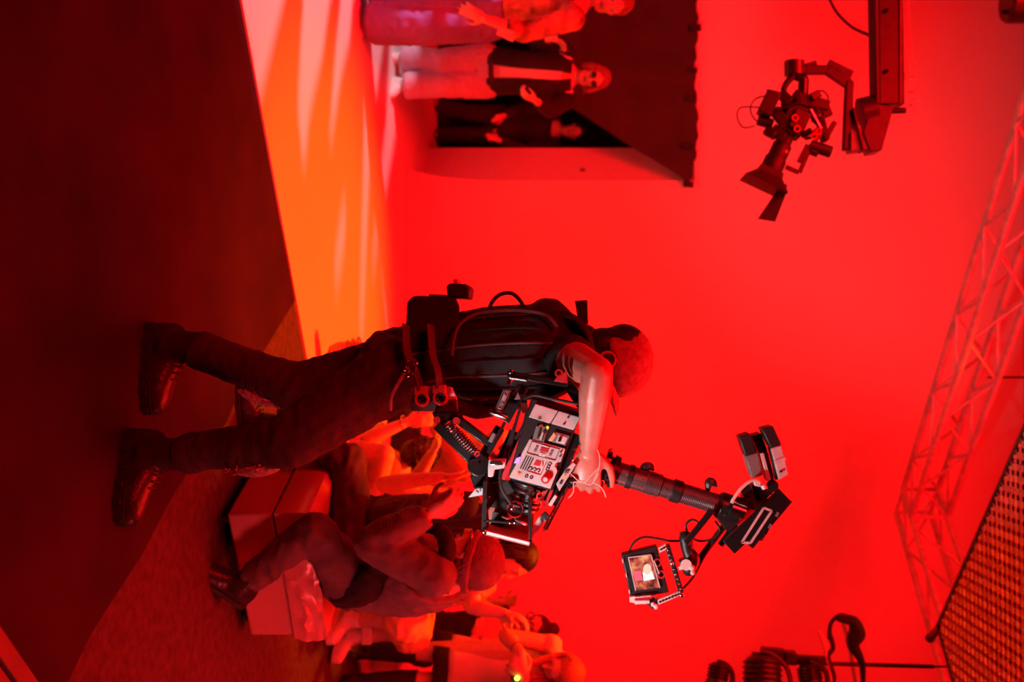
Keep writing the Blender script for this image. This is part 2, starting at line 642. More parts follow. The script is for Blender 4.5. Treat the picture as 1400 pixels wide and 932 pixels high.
def shirt(p, mat, name='shirt', sleeve=1., infl=.014, hem=-.02, voxel=.010, sm=2, amp=.007, arm=(.070, .058, .042), seed=2., flare=.0, sides='RL', top=.93):
    s, J = p.s, p.J
    mb = MB()
    mb.loft(torso(p, infl, hem, top if top < 1 else 1.2, flare=flare))
    for sd in sides:
        sh, el, wr = J['sh' + sd], J['el' + sd], J['wr' + sd]
        mb.ell(sh, (arm[0] + .004) * s)
        c = spine(p, .86)
        mb.tube([c.lerp(sh, .35), sh], [.075 * s, arm[0] * s], 12, round_ends=True)
        if sleeve > 0:
            if sleeve < .5:
                mb.tube([sh, sh.lerp(el, sleeve * 2)], [arm[0] * s, arm[1] * s * 1.05], 12)
            else:
                mb.tube([sh, sh.lerp(el, .5), el], [arm[0] * s, (arm[0] + arm[1]) / 2 * s, arm[1] * s], 14, round_ends=True)
                mb.ell(el, arm[1] * s)
                e = el.lerp(wr, min(1, (sleeve - .5) * 2))
                mb.tube([el, el.lerp(e, .4), e], [arm[1] * s, arm[1] * s * .96, arm[2] * s], 14)
    return mb.build(name, mat, p.root, voxel=voxel, sm=sm, disp=wrinkle(12, amp, (1.2, 1.2, 1), seed))


def shoe(p, sd, mat, solemat, L=.29, w=.05, heel=.075, ankle_h=.09, collar=.10, lug=0, name='shoe', flatten=False):
    an = p.J['an' + sd]
    d = V(p.J['toe' + sd]).normalized()
    if flatten:
        d.z = 0
        d.normalize()
    lat = d.cross(V((0, 0, 1))).normalized()
    u = lat.cross(d).normalized()
    s = p.s
    O = an - u * ankle_h * s - d * heel * s
    if flatten:
        O.z = 0
    st = .022 * s if not lug else .036 * s
    prof = [(0, .55, .07), (.04, .72, .085), (.15, .80, .10), (.30, .82, .10), (.45, .86, .082), (.6, .98, .066), (.75, 1.0, .055), (.88, .86, .046), (.96, .6, .036), (1.0, .3, .022)]
    rings = []
    for t, ww, hh in prof:
        c = O + d * (L * s * t) + u * st * .8
        rings.append([c + lat * (w * ww * s * math.cos(a)) + u * (hh * s * max(0, math.sin(a)) ** .8) for a in [math.pi * k / 10 for k in range(11)]])
    mb = MB().loft(rings)
    if collar:
        cx = O + d * heel * s
        mb.tube([cx + u * .05 * s, cx + u * .10 * s, an + u * collar * .35 * s, an + (p.J['kn' + sd] - an).normalized() * collar * s], [.055 * s, .052 * s, .05 * s, .05 * s], 14)
    ob = mb.build(name, mat, p.root, voxel=.008, sm=3)
    out = []
    for t, ww, hh in prof:
        out.append((t, ww))
    poly = [O + d * (L * s * t) + lat * (w * ww * 1.08 * s) for t, ww in out] + [O + d * (L * s * t) - lat * (w * ww * 1.08 * s) for t, ww in out[::-1]]
    so = MB().prism(poly, u * st)
    so.build('sole', solemat, ob)
    if lug:
        for k in range(lug):
            t = .06 + .88 * k / (lug - 1)
            for e in (-1, 1):
                ww = [q for q in out if q[0] <= t + .02][-1][1]
                MB().box(O + d * (L * s * t) + lat * e * w * ww * 1.1 * s + u * st * .5, (L * .055 * s, .012, st * .5), Matrix((d, lat, u)).transposed()).build('sole_lug', solemat, ob)
    # laces
    lm = MB()
    for k in range(4):
        t = .42 + .065 * k
        c = O + d * (L * s * t) + u * (st * .8 + (.092 - .009 * k) * s)
        lm.tube([c - lat * .022 * s - u * .006, c + u * .004, c + lat * .022 * s - u * .006], .0035 * s, 6)
    lm.build('laces', solemat, ob)
    return ob


def hair_cap(mb, p, grow=.012, back=0., low=0.):
    c, f, u, s = p.J['head'], p.f, p.hu, p.s * p.J.get('headscale', 1.)
    r = f.cross(u)
    mb.ell(c + u * .046 * s - f * .022 * s, ((.078 + grow) * s, (.088 + grow) * s, (.078 + grow) * s), (r, f, u), 18, 12)
    mb.ell(c - u * (.01 + low) * s - f * (.05 + back) * s, ((.070 + grow) * s, (.05 + grow) * s, (.075 + grow) * s), (r, f, u), 16, 10)


def hair(p, mat, kind='short', length=.3, seed=1, name='hair', hang=None):
    c, f, u, s = p.J['head'], p.f, p.hu, p.s * p.J.get('headscale', 1.)
    r = f.cross(u)
    rnd = random.Random(seed)
    mb = MB()
    if kind == 'curly':
        hair_cap(mb, p, .010)
        for k in range(150):
            a, b = rnd.uniform(0, 2 * math.pi), rnd.uniform(-.5, 1)
            q = V((math.cos(a) * math.sqrt(max(0, 1 - b * b)), math.sin(a) * math.sqrt(max(0, 1 - b * b)), b))
            if q.y > .45 and b < .55:
                continue
            w0 = c + r * q.x * .092 * s + f * (q.y * .105 - .012) * s + u * (q.z * .10 + .030) * s
            mb.torus(w0, V((rnd.uniform(-1, 1), rnd.uniform(-1, 1), rnd.uniform(-1, 1))), rnd.uniform(.010, .017) * s, .0065 * s, 8, 5)
        return mb.build(name, mat, p.root)
    hair_cap(mb, p)
    if kind == 'short':
        return mb.build(name, mat, p.root, voxel=.008, sm=2, disp=wrinkle(45, .006, seed=seed))
    dn = V(hang) if hang else V((0, 0, -1))
    for k in range(64):
        a = rnd.uniform(-.15, 1.15) * math.pi + math.pi            # round the sides and back
        q0 = c + r * math.cos(a) * .06 * s + f * (math.sin(a) * .07 - .01) * s + u * .10 * s
        q1 = c + r * math.cos(a) * .094 * s + f * (math.sin(a) * .105 - .015) * s + u * .01 * s
        e = q1 + dn.normalized() * length * rnd.uniform(.75, 1.05) * s + V((rnd.uniform(-1, 1), rnd.uniform(-1, 1), 0)) * .02
        md = q1.lerp(e, .45) + V((rnd.uniform(-1, 1), rnd.uniform(-1, 1), 0)) * .012
        mb.tube([q0, q1, md, e], [.010 * s, .013 * s, .011 * s, .003 * s], 6, res=10)
    return mb.build(name, mat, p.root)


def skirt(p, mat, ang, hemz=None, name='skirt', length=.4, wid=.20, waistt=.1, folds=9, amp=.018, direction=None, thick=.012, seed=0):
    """hanging skirt: rings from the waist down"""
    top = spine(p, waistt)
    d = V(direction).normalized() if direction else V((0, 0, -1))
    r, f, u = frame(-d, p.hr)
    rings = []
    n = 40
    for k in range(9):
        t = k / 8
        rr = (.14 * (1 - t) + wid * t) * p.s
        rings.append([top + d * length * t + (r * math.cos(a) * rr * 1.05 + f * math.sin(a) * rr * .85) * (1 + amp / .14 * t * math.sin(folds * a + seed)) for a in [2 * math.pi * j / n for j in range(n)]])
    o = MB().loft(rings, cap=False).build(name, mat, p.root)
    sm = o.modifiers.new('cloth', 'SOLIDIFY')
    sm.thickness = thick
    return o


def dirs(el, wr):
    return (wr - el).normalized()

# ------------------------------------------------------------------ the setting
def ground(px, py, z=0.):
    return at(px, py, (H - z) * F / (HZ - px))


def structure(o):
    o['kind'] = 'structure'
    return o


def wallbox(name, c, size, mat):
    return structure(MB().box(c, size).build(name, mat, None, smooth=False))


wallbox('floor', (0, 4.75, -.06), (13, 15.5, .12), CONC)
wallbox('ceiling', (0, 4.75, 6.56), (13, 15.5, .12), DARKROOM)
wallbox('wall_left', (-6.56, 4.75, 3.25), (.12, 15.5, 6.5), DARKROOM)
wallbox('wall_right', (6.56, 4.75, 3.25), (.12, 15.5, 6.5), DARKROOM)
wallbox('wall_near', (0, -3.06, 3.25), (13, .12, 6.5), DARKROOM)
wallbox('wall_far', (0, 12.56, 3.25), (13, .12, 6.5), DARKROOM)

# white cyclorama: floor slab, cove and wall run as one painted shell
XL, YW, RC = -1.37, 8.5, .7
mb = MB()
mb.prism([(-6.5, 1.02, 0), (.12, 5.14, 0), (4.6, 7.8, 0), (6.5, 7.8, 0), (-6.5, 7.8, 0)][::1], (0, 0, .014))
structure(mb.build('floor_cyclorama', WHITE, None, smooth=False))
prof = [(7.78, .0), (7.78, .014)] + [(YW - RC + RC * math.sin(a), .014 + RC - RC * math.cos(a)) for a in [math.pi / 2 * k / 16 for k in range(17)]] + [(YW, 6.4), (YW + .14, 6.4), (YW + .14, 0)]
mb = MB()
mb.loft([[V((x, y, z)) for y, z in prof] for x in (XL, 6.5)])
structure(mb.build('wall_back', WHITE, None))
wallbox('wall_header', ((XL - 6.5) / 2, YW + .07, (2.34 + 6.4) / 2), (6.5 + XL - .002, .14, 6.4 - 2.34), WHITE)
mb = MB()
mb.prism([(XL - .005, YW + .02, 0), (XL - .34, YW + .32, 0), (XL - .30, YW + .42, 0), (XL + .09, YW + .12, 0)], (0, 0, 2.338))
structure(mb.build('wall_return', WHITE, None, smooth=False))
mb = MB().prism([(-6.5, 7.79, 0), (XL + .02, 7.79, 0), (XL + .02, YW, 0), (XL - .34, YW + .33, 0), (XL - .34, YW + .84, 0), (-6.5, YW + .84, 0)], (0, 0, .013))
structure(mb.build('floor_threshold', WHITE, None, smooth=False))
wallbox('wall_passage', (-3.2, 11.2, 3.2), (6.4, .1, 6.4), DARKROOM)

# dark drape hung across the upper part of the opening
rings = []
NX, NY = 48, 10
low = [(742, -140), (758, 120), (772, 142), (944, 251)]


def drape_low(y):
    for (a, b), (c, d) in zip(low, low[1:]):
        if y <= d:
            return a + (c - a) * (y - b) / (d - b)
    return low[-1][0]


mb = MB()
top, bot = [], []
for i in range(NX + 1):
    y = -140 + 391 * i / NX
    t = 952 + 2 * math.sin(i * .37) + 1.6 * math.sin(i * 1.9 + 1) - (6 if i > 44 else 0)
    l = min(drape_low(y), t - 3)
    col = []
    for j in range(NY + 1):
        q = at(l + (t - l) * j / NY, y, 8.45)
        q.y += .018 * math.sin(i * .8) * (1 - j / NY) + .012 * math.sin(i * .33 + 1)
        col.append(q)
    top.append(col)
mb.loft(top, cap=False, close=False)
d = mb.build('drape', BLACKW)
tag(d, 'dark drape with a slanting lower edge hung across the wall opening', 'drape')
sm_ = d.modifiers.new('cloth', 'SOLIDIFY')
sm_.thickness = .01
for px, py, ww in ((957, 38, 9), (952, 96, 6), (950, 135, 8), (946, 200, 5), (947, 252, 7)):
    c = d.location
    q = at(px - 6, py, 8.425) - c
    MB().box(q, (.03 + ww * .003, .012, .09), Euler((0, R(py % 17 - 8), 0)).to_matrix()).build('tape', BLACKC, d, local=True)
o = MB().ell(at(797, 234, 8.62), .030, seg=12, rings=8).ell(at(797, 234, 8.60), .012, seg=8, rings=6).build('wall_knob', GREYD)
tag(o, 'small round knob on the white wall beside the dark opening', 'knob')

# loose black vinyl over the near floor
edge = [(402, 411), (354, 486), (330, 530), (307, 577), (256, 642), (230, 690), (192, 754), (150, 825), (122, 870), (91, 926), (40, 1020)]
pts = [ground(px, py) for px, py in edge]
for i, q in enumerate(pts):
    if 0 < i < len(pts) - 1:
        q.x += .012 * math.sin(i * 2.3)
poly = [(-6.4, 1.05, 0), (-6.4, -2.9, 0), (1.4, -2.9, 0), (1.4, pts[-1].y, 0)] + pts[::-1]
poly = [V((p[0], p[1], .0005)) for p in poly]
o = MB().prism(poly, (0, 0, .004)).build('floor_mat', VINYL, None, smooth=False)
tag(o, 'wide sheet of smooth black vinyl covering the near floor', 'floor mat')
a, b = ground(0, 882), ground(35, 932)
dv = (b - a).normalized()
nv = V((dv.y, -dv.x, 0))
bd = thing('floor_board', 'painted board with a raised rim at the lower left corner of the photo', 'board', (a.x, a.y, .0045))
a0, b0 = a - dv * .6 + V((0, 0, .0055)), b + dv * .6 + V((0, 0, .0055))
MB().prism([a0, b0, b0 + nv * .05, a0 + nv * .05], (0, 0, .03)).build('rim', WOOD, bd, bev=.003)
MB().prism([a0 + nv * .058, b0 + nv * .058, b0 + nv * .5, a0 + nv * .5], (0, 0, .022)).build('panel', WOOD, bd, bev=.003)

# ------------------------------------------------------------------ added unseen board on the left, slots shaped to streak the floor
FX = -4.6
fl = thing('added_streak_mask', 'added black board on a stand beyond the left edge, slots shaped for the floor streaks', 'flag', (FX, 4.75, 0))


def onmask(p):
    t = (FX - LAMP.x) / (p.x - LAMP.x)
    return LAMP.lerp(p, t)


STREAKS = [[(322, -60), (400, -60), (388, 0), (366, 90), (353, 143), (345, 80), (328, 0)],
           [(414, -50), (466, -50), (451, 0), (441, 74), (424, 150), (415, 232), (407, 150), (411, 60), (415, 0)],
           [(468, -40), (492, -40), (482, 0), (478, 55), (467, 100), (452, 196), (450, 196), (455, 120), (460, 55), (466, 0)],
           [(473, 263), (471, 330), (464, 372), (457, 402), (459, 345), (467, 290)],
           [(502, -30), (530, -30), (524, 60), (512, 140), (504, 260), (499, 380), (495, 470), (492, 470), (493, 380), (496, 260), (498, 140), (499, 50)],
           [(536, -30), (556, -30), (551, 90), (541, 180), (522, 290), (509, 380), (507, 380), (514, 290), (528, 170), (533, 60)]]
loops = [[onmask(ground(a, b, .014)) for a, b in st] for st in STREAKS]
loops.append([V((FX, y, z)) for y, z in ((5.10, 1.86), (5.10, 1.99), (5.17, 1.93), (5.19, 1.86))])
bmf = bmesh.new()
es = []
outer = [V((FX, y, z)) for y, z in ((3.5, .75), (6.1, .75), (6.1, 3.3), (3.5, 3.3))]
for lp in [outer] + loops:
    vs_ = [bmf.verts.new(p) for p in lp]
    es += [bmf.edges.new((vs_[i], vs_[(i + 1) % len(vs_)])) for i in range(len(vs_))]
bmesh.ops.triangle_fill(bmf, use_beauty=True, use_dissolve=False, edges=es)
mb = MB()
bmf.verts.index_update()
mb.add([v.co for v in bmf.verts], [tuple(v.index for v in f_.verts) for f_ in bmf.faces])
bmf.free()
fo = mb.build('board', BLACKW, fl, smooth=False)
for e_ in ((3.5, .75, 6.1, .75), (6.1, .75, 6.1, 3.3), (6.1, 3.3, 3.5, 3.3), (3.5, 3.3, 3.5, .75)):
    MB().bar((FX, e_[0], e_[1]), (FX, e_[2], e_[3]), .03, .03).build('frame_bar', BMETAL, fl)
MB().cyl((FX, 3.45, .1), (FX, 3.45, 3.3), .02).build('stand_pole', BMETAL, fl)
for k in range(3):
    a = k * 2.1 + .5
    MB().cyl((FX, 3.45, .35), (FX + .45 * math.cos(a), 3.45 + .45 * math.sin(a), .01), .015).build('stand_leg', BMETAL, fl)

# ------------------------------------------------------------------ overhead truss and softbox
D1, D2 = V((-.755, -.656, 0)), V((.656, -.755, 0))
SZ = .27


def truss(start, d, inward, length, label, n, t=None):
    t = t or thing('lighting_truss', label, 'truss', start)
    up = V((0, 0, 1))
    cs = [start, start + inward * SZ, start + up * SZ, start + inward * SZ + up * SZ]
    for c in cs:
        MB().cyl(c, c + d * length, .024, seg=10).build('chord', TRUSSM, t)
    for fa, fb in ((0, 1), (2, 3), (0, 2), (1, 3)):
        for k in range(n):
            p = cs[fa if k % 2 else fb] + d * (length * k / n)
            q = cs[fb if k % 2 else fa] + d * (length * (k + 1) / n)
            MB().cyl(p, q, .011, seg=6).build('brace', TRUSSM, t)
    for k in (0, n):
        for fa, fb in ((0, 1), (2, 3), (0, 2), (1, 3)):
            MB().cyl(cs[fa] + d * (length * k / n), cs[fb] + d * (length * k / n), .014, seg=6).build('end_brace', TRUSSM, t)
    for k in (.25, .75):
        c = start + inward * SZ / 2 + up * SZ + d * length * k
        MB().cyl(c, V((c.x, c.y, 6.5)), .008, seg=6).build('hanging_wire', BMETAL, t)
    return t


TC = V((1.34, 7.8, 3.85))
tr = truss(TC + D1 * .27, D1, D2, 5.2, 'lattice aluminium truss with a corner, hung across the studio behind the softbox', 15)
truss(TC, D2, D1, 4.0, '', 11, tr)
E1, E2 = V((-.73, -.683, 0)), V((.683, -.73, 0))
BC = V((1.607, 5.62, 3.40))
SB = 2.3
sb = thing('overhead_softbox', 'large square softbox with a woven light grid hanging overhead', 'softbox', BC + (E1 + E2) * SB / 2)
q = lambda s, t, z=0: BC + E1 * s + E2 * t + V((0, 0, z))
for a, b in (((0, 0), (SB, 0)), ((SB, 0), (SB, SB)), ((SB, SB), (0, SB)), ((0, SB), (0, 0))):
    MB().bar(q(*a, .055), q(*b, .055), .016, .07, (0, 0, 1)).build('frame_bar', STRAP, sb)
MB().prism([q(.01, .01, .07), q(SB - .01, .01, .07), q(SB - .01, SB - .01, .07), q(.01, SB - .01, .07)], (0, 0, .01)).build('diffuser', EGLOW, sb, smooth=False)
MB().prism([q(.0, .0, .11), q(SB, .0, .11), q(SB, SB, .11), q(.0, SB, .11)], (0, 0, .2)).build('housing', BLACKC, sb, smooth=False)
g = MB()
step = .078
n = int(SB * 2 / step)
for k in range(1, n):
    s = k * step
    # both diagonal families clipped to the square
    if s <= SB:
        l1 = ((s, 0), (0, s))
        l2 = ((SB - s, 0), (SB, s))
    else:
        l1 = ((SB, s - SB), (s - SB, SB))
        l2 = ((0, s - SB), (SB * 2 - s, SB))
    for a, b in (l1, l2):
        if (V(a) - V(b)).length > .03:
            g.bar(q(*a, .045), q(*b, .045), .024, .034, (0, 0, 1))
go = g.build('light_grid', GRIDM, sb, smooth=False)
tag(go, kind='stuff')
bl = MB()
nb = int(SB / .0276)
for i in range(nb):
    for j in range(nb):
        if (i + j) % 2 == 0:
            bl.box(q((i + .5) * SB / nb, (j + .5) * SB / nb, .067), (.014, .014, .004))
tag(bl.build('bulbs', BULB, sb, smooth=False), kind='stuff')
for s, t in ((.05, .05), (SB - .05, .05), (.05, SB - .05), (SB - .05, SB - .05)):
    p = q(s, t, .3)
    MB().cyl(p, V((p.x, p.y, 6.5)), .006, seg=6).build('hanging_wire', BMETAL, sb)
a = q(-.02, -.02, .03)
MB().bar(q(.02, .02, .03), q(-.16, -.02, .03), .03, .03).ell(q(-.17, -.022, .03), .028, seg=10, rings=8).build('corner_bracket', BMETAL, sb)

# ------------------------------------------------------------------ lamps hung on a drop rod, right
Yp = 5.6
rod = thing('drop_rod', 'thin dark rod hanging from above at the right edge', 'rod', at(1080, 907, Yp))
MB().cyl(at(1060, 905, Yp), at(1276, 911, Yp), .012, seg=8).build('rod', BMETAL, rod)
MB().bar(at(1028, 897, Yp), at(1128, 903, Yp), .03, .05).build('cross_arm', BMETAL, rod, bev=.004)
MB().bar(at(1040, 890, Yp), at(1072, 893, Yp), .05, .05).bar(at(1072, 898, Yp), at(1088, 899, Yp), .07, .07).build('clamp', BMETAL, rod, bev=.006)
MB().cyl(at(1276, 911, Yp), V((at(1276, 911, Yp).x, Yp, 6.5)), .006, seg=6).build('hanging_wire', BMETAL, rod)


def stage_lamp(c, axis, L, r, label, yoke=True):
    t = thing('stage_lamp', label, 'lamp', c, group='lamps hung at the right edge')
    ax = V(axis).normalized()
    s, u = perp(ax)
    a, b = c - ax * L / 2, c + ax * L / 2
    MB().tube([a, a + ax * L * .1, a + ax * L * .6, a + ax * L * .65, b], [r * .6, r * .85, r * .9, r, r], 18).build('housing', BLACK, t)
    MB().cyl(b, b + ax * .012, r * .85, seg=18).build('lens', GLASS, t)
    m = MB()
    for k in range(4):
        m.torus(a + ax * L * (.15 + .11 * k), ax, r * .9, .008, 16, 6)
    m.build('cooling_fin', BMETAL, t)
    if yoke:
        MB().torus(c, ax.cross(V((0, 0, 1))) if abs(ax.z) < .9 else V((0, 1, 0)), r * 1.35, .014, 20, 6, arc=.5).build('yoke', BMETAL, t)
    for k in range(4):
        n = (s * math.cos(k * math.pi / 2) + u * math.sin(k * math.pi / 2))
        m2 = n.cross(ax)
        p = b + n * r
        MB().prism([p - m2 * r * .8, p + m2 * r * .8, p + m2 * r * 1.1 + (ax + n * .5) * r * .8, p - m2 * r * 1.1 + (ax + n * .5) * r * .8], n * .004).build('barn_door', BMETAL, t)
    return t


stage_lamp(at(981, 926, 5.5), (1, -.3, -.25), .16, .062, 'lowest black lamp hanging at the right edge, smaller than the next')
stage_lamp(at(1042, 930, 5.5), (1, -.4, -.1), .26, .115, 'largest black lamp hanging at the right edge, under the cross arm')
stage_lamp(at(1108, 928, 5.55), (1, -.3, .1), .16, .07, 'uppermost black lamp hanging at the right edge, beside the drop rod')
bag = thing('cable_loop', 'dark bundle of cable looped over a pale strap above the hanging lamps', 'cable', at(1165, 862, Yp))
MB().tube([at(1150, 846, Yp), at(1166, 849, Yp), at(1172, 864, Yp), at(1166, 880, Yp), at(1178, 905, Yp), at(1180, 935, Yp)], [.03, .055, .075, .06, .03, .02], 12, side=(0, 1, 0), flat=.6, res=24, round_ends=True).build('bundle', BLACKC, bag)
MB().tube([at(1134, 872, Yp), at(1136, 852, Yp), at(1148, 841, Yp), at(1160, 843, Yp)], .012, 8, res=16, round_ends=True).build('hook', BMETAL, bag)
MB().tube([at(1134, 866, Yp), at(1139, 885, Yp), at(1132, 898, Yp), at(1140, 925, Yp), at(1136, 945, Yp)], .014, 8, res=18).build('cable', CORDB, bag)
MB().tube([at(1150, 845, Yp + .05), at(1160, 880, Yp + .05), at(1172, 950, Yp + .05)], .03, 8, side=(0, 1, 0), flat=.3, res=12).build('strap', CORDW, bag)
MB().tube([at(1120, 862, Yp), at(1128, 885, Yp), at(1140, 950, Yp)], .012, 8, res=12).build('side_strap', CORDW, bag)

t = thing('ceiling_lamp', 'black lamp housing hanging in the upper left corner of the studio', 'lamp', at(1392, 4, 6))
MB().tube([at(1375, 3, 6), at(1379, 3, 6), at(1425, 2, 6)], [.11, .125, .125], 20).build('housing', BLACK, t)
MB().bar(at(1388, 24, 6), at(1440, 30, 6), .03, .05).build('yoke', BMETAL, t)
MB().cyl(at(1368, 17, 6), at(1376, 16, 6), .014, seg=8).build('knob', BLACK, t)
MB().cyl(at(1425, 2, 6), V((at(1425, 2, 6).x, 6, 6.5)), .02, seg=8).build('hanger', BMETAL, t)

# ------------------------------------------------------------------ camera crane, upper left
Yj = 5.0
J_ = lambda px, py, dy=0.: at(px, py, Yj + dy)
jib = thing('camera_crane', 'dark boom of a camera crane reaching in from the left edge', 'crane', J_(1205, 60))
for dz in (0,):
    MB().bar(J_(1208, -420), J_(1215, 146), .115, .125, (0, 0, 1)).build('boom', BMETAL, jib, bev=.006)
    MB().bar(J_(1186, -420), J_(1196, 146), .13, .016, (0, 0, 1)).build('lower_flange', BLACK, jib, bev=.003)
    MB().bar(J_(1226, -420), J_(1226, 146), .13, .012, (0, 0, 1)).build('upper_flange', STRAP, jib, bev=.003)
for py in (14, 97):
    MB().cyl(J_(1212, py, -.075), J_(1212, py, -.05), .011, seg=10).build('bolt', CHROME, jib)
MB().prism([J_(1194, 140, -.06), J_(1222, 146, -.06), J_(1206, 205, -.06), J_(1190, 208, -.06), J_(1180, 180, -.06)], (0, .12, 0)).build('nose_plate', BMETAL, jib, bev=.004)
MB().cyl(J_(1176, 155), J_(1196, 150), .075, seg=20).build('pan_motor', BLACK, jib)
MB().prism([J_(1193, 203, -.05), J_(1163, 207, -.05), J_(1163, 180, -.05), J_(1188, 172, -.05)], (0, .1, 0)).build('motor_cover', GREYD, jib, bev=.006)
MB().cyl(J_(1206, 152, -.02), J_(1238, 151, -.02), .014, seg=10).build('pin', BMETAL, jib)
for k, (a, b) in enumerate((((1240, -30), (1250, 112)), ((1240, -30), (1243, 105)), ((1241, -30), (1238, 110)))):
    MB().tube([J_(*a), J_((a[0] + b[0]) / 2 - 1.5 + k, (a[1] + b[1]) / 2), J_(*b)], .0022, 6, res=8).build('guy_line', CORDW, jib)
m = MB()
for k in range(6):
    m.torus(J_(1246 + (k % 2), 108 + 9 * k), (0, 1, 0) if k % 2 else (1, 0, .2), .013, .003, 12, 6)
m.build('chain', CHROME, jib)
MB().tube([J_(1132, -5), J_(1145, 18), J_(1165, 37), J_(1188, 48)], .008, 8, res=16).build('control_cable', CORDB, jib)
MB().tube([J_(1226, 145), J_(1233, 130), J_(1235, 100)], .006, 8, res=10).build('cable', CORDB, jib)

gm = thing('camera_gimbal', 'black stabilised camera gimbal hanging under the crane boom', 'gimbal', J_(1165, 160))
MB().bar(J_(1157, 206), J_(1161, 112), .05, .038, (1, 0, 0)).build('drop_arm', BMETAL, gm, bev=.005)
MB().bar(J_(1161, 116), J_(1130, 95), .05, .035, (0, 1, 0)).build('upper_arm', BMETAL, gm, bev=.005)
MB().bar(J_(1164, 104), J_(1131, 88), .05, .03, (0, 1, 0)).build('arm_cover', BLACK, gm, bev=.005)
MB().bar(J_(1130, 96), J_(1098, 96), .045, .03, (0, 1, 0)).build('top_arm', BMETAL, gm, bev=.004)
MB().bar(J_(1101, 92), J_(1116, 87), .03, .028, (0, 1, 0)).build('latch', BLACK, gm, bev=.003)
MB().cyl(J_(1086, 103), J_(1086, 84), .05, seg=24).build('roll_motor', BLACK, gm)
MB().tube([J_(1088, 104), J_(1098, 108), J_(1098, 122), J_(1097, 168)], [.022, .026, .026, .024], 10, res=16).build('yoke_arm', BMETAL, gm)
MB().tube([J_(1084, 104), J_(1074, 116), J_(1071, 130), J_(1073, 165)], [.018, .016, .014, .014], 10, res=16).build('rear_arm', BMETAL, gm)
MB().bar(J_(1164, 150, -.02), J_(1178, 208, -.02), .09, .012, (1, 0, 0)).build('mount_plate', BMETAL, gm, bev=.003)
cm = thing('crane_camera', 'black film camera with lens and flag slung in the crane gimbal', 'camera', J_(1075, 180))
ax = (J_(1046, 242) - J_(1082, 165)).normalized()
nx = V((-ax.z, 0, ax.x))
c0 = J_(1085, 166)
rm = Matrix((ax, V((0, 1, 0)), ax.cross(V((0, 1, 0))))).transposed()
MB().box(c0, (.15, .11, .12), rm).build('body', RUBBER, cm, bev=.008)
MB().box(c0 - ax * .11 + nx * .0, (.06, .09, .12), rm).build('battery', RUBBER, cm, bev=.006)
MB().box(c0 + V((.0, -.07, 0)) + nx * .02, (.10, .02, .08), rm).build('side_panel', BMETAL, cm, bev=.004)
MB().bar(c0 + V((-.02, 0, .13)), c0 + V((.10, 0, .16)), .03, .09, (0, 1, 0)).build('recorder', RUBBER, cm, bev=.005)
MB().box(c0 + V((-.08, -.02, -.13)), (.12, .09, .07), rm).build('focus_motor', RUBBER, cm, bev=.006)
MB().tube([c0 + ax * .08, c0 + ax * .12, c0 + ax * .13, c0 + ax * .2, c0 + ax * .21, c0 + ax * .27], [.038, .038, .048, .048, .055, .055], 20).build('lens', RUBBER, cm)
e = c0 + ax * .27
MB().loft([[e + nx * (a * q) + V((0, b * q, 0)) + ax * s for a, b in ((-1, -1), (1, -1), (1, 1), (-1, 1))] for q, s in ((.06, 0), (.065, .03), (.115, .09))]).build('matte_box', RUBBER, cm, smooth=False)
fl = e + ax * .09 - nx * -.09
p0, p1, p2, p3 = J_(1061, 262), J_(1075, 264), J_(1060, 303), J_(1036, 299)
MB().prism([p0, p1, p2, p3], (0, .006, .0)).build('flag', BLACKC, cm, smooth=False)
MB().bar(J_(1072, 252), J_(1068, 264), .03, .03).build('flag_hinge', BMETAL, cm)
for a, b in (((1109, 198), (1093, 236)), ((1092, 236), (1074, 228)), ((1104, 198), (1092, 222))):
    MB().bar(J_(*a), J_(*b), .02, .022).build('rod', BMETAL, cm, bev=.002)
MB().cyl(J_(1108, 199), J_(1136, 208), .03, seg=16).build('motor', BLACK, cm)
MB().cyl(J_(1108, 206), J_(1118, 210), .02, seg=16).build('motor_gear', BMETAL, cm)
MB().bar(J_(1108, 140), J_(1132, 146), .05, .07, (0, 1, 0)).bar(J_(1126, 146), J_(1132, 160), .04, .05).build('monitor', BLACK, cm, bev=.004)
MB().bar(J_(1128, 190), J_(1141, 167), .025, .04, (0, 1, 0)).build('bracket', BMETAL, cm, bev=.003)
MB().bar(J_(1112, 178), J_(1122, 188), .04, .05).build('transmitter', REDINK, cm, bev=.004)
MB().cyl(J_(1036, 164), J_(1056, 170), .026, seg=14).build('eyepiece', BLACK, cm)
for a, b, w_, h_ in (((1058, 150), (1072, 168), .05, .04), ((1104, 150), (1118, 158), .05, .04), ((1112, 160), (1126, 172), .04, .03), ((1068, 128), (1080, 140), .05, .03),
                     ((1056, 176), (1072, 190), .05, .05), ((1096, 186), (1110, 178), .03, .05), ((1120, 128), (1108, 134), .04, .03), ((1046, 178), (1060, 186), .04, .04), ((1088, 128), (1094, 144), .03, .04)):
    MB().bar(J_(a[0], a[1], -.03), J_(b[0], b[1], -.05), w_, h_, (0, 1, 0)).build('accessory', RUBBER, cm, bev=.005)
for a, b in (((1108, 150), (1122, 176)), ((1062, 150), (1090, 140)), ((1100, 190), (1120, 186))):
    MB().cyl(J_(*a, -.07), J_(*b, -.07), .008, seg=8).build('small_rod', CHROME, cm)
for a in ((1087, 161), (1090, 176), (1119, 180), (1113, 186)):
    MB().torus(J_(*a, -.085), (0, 1, 0), .014, .004, 14, 6).build('knob_ring', REDINK, cm)
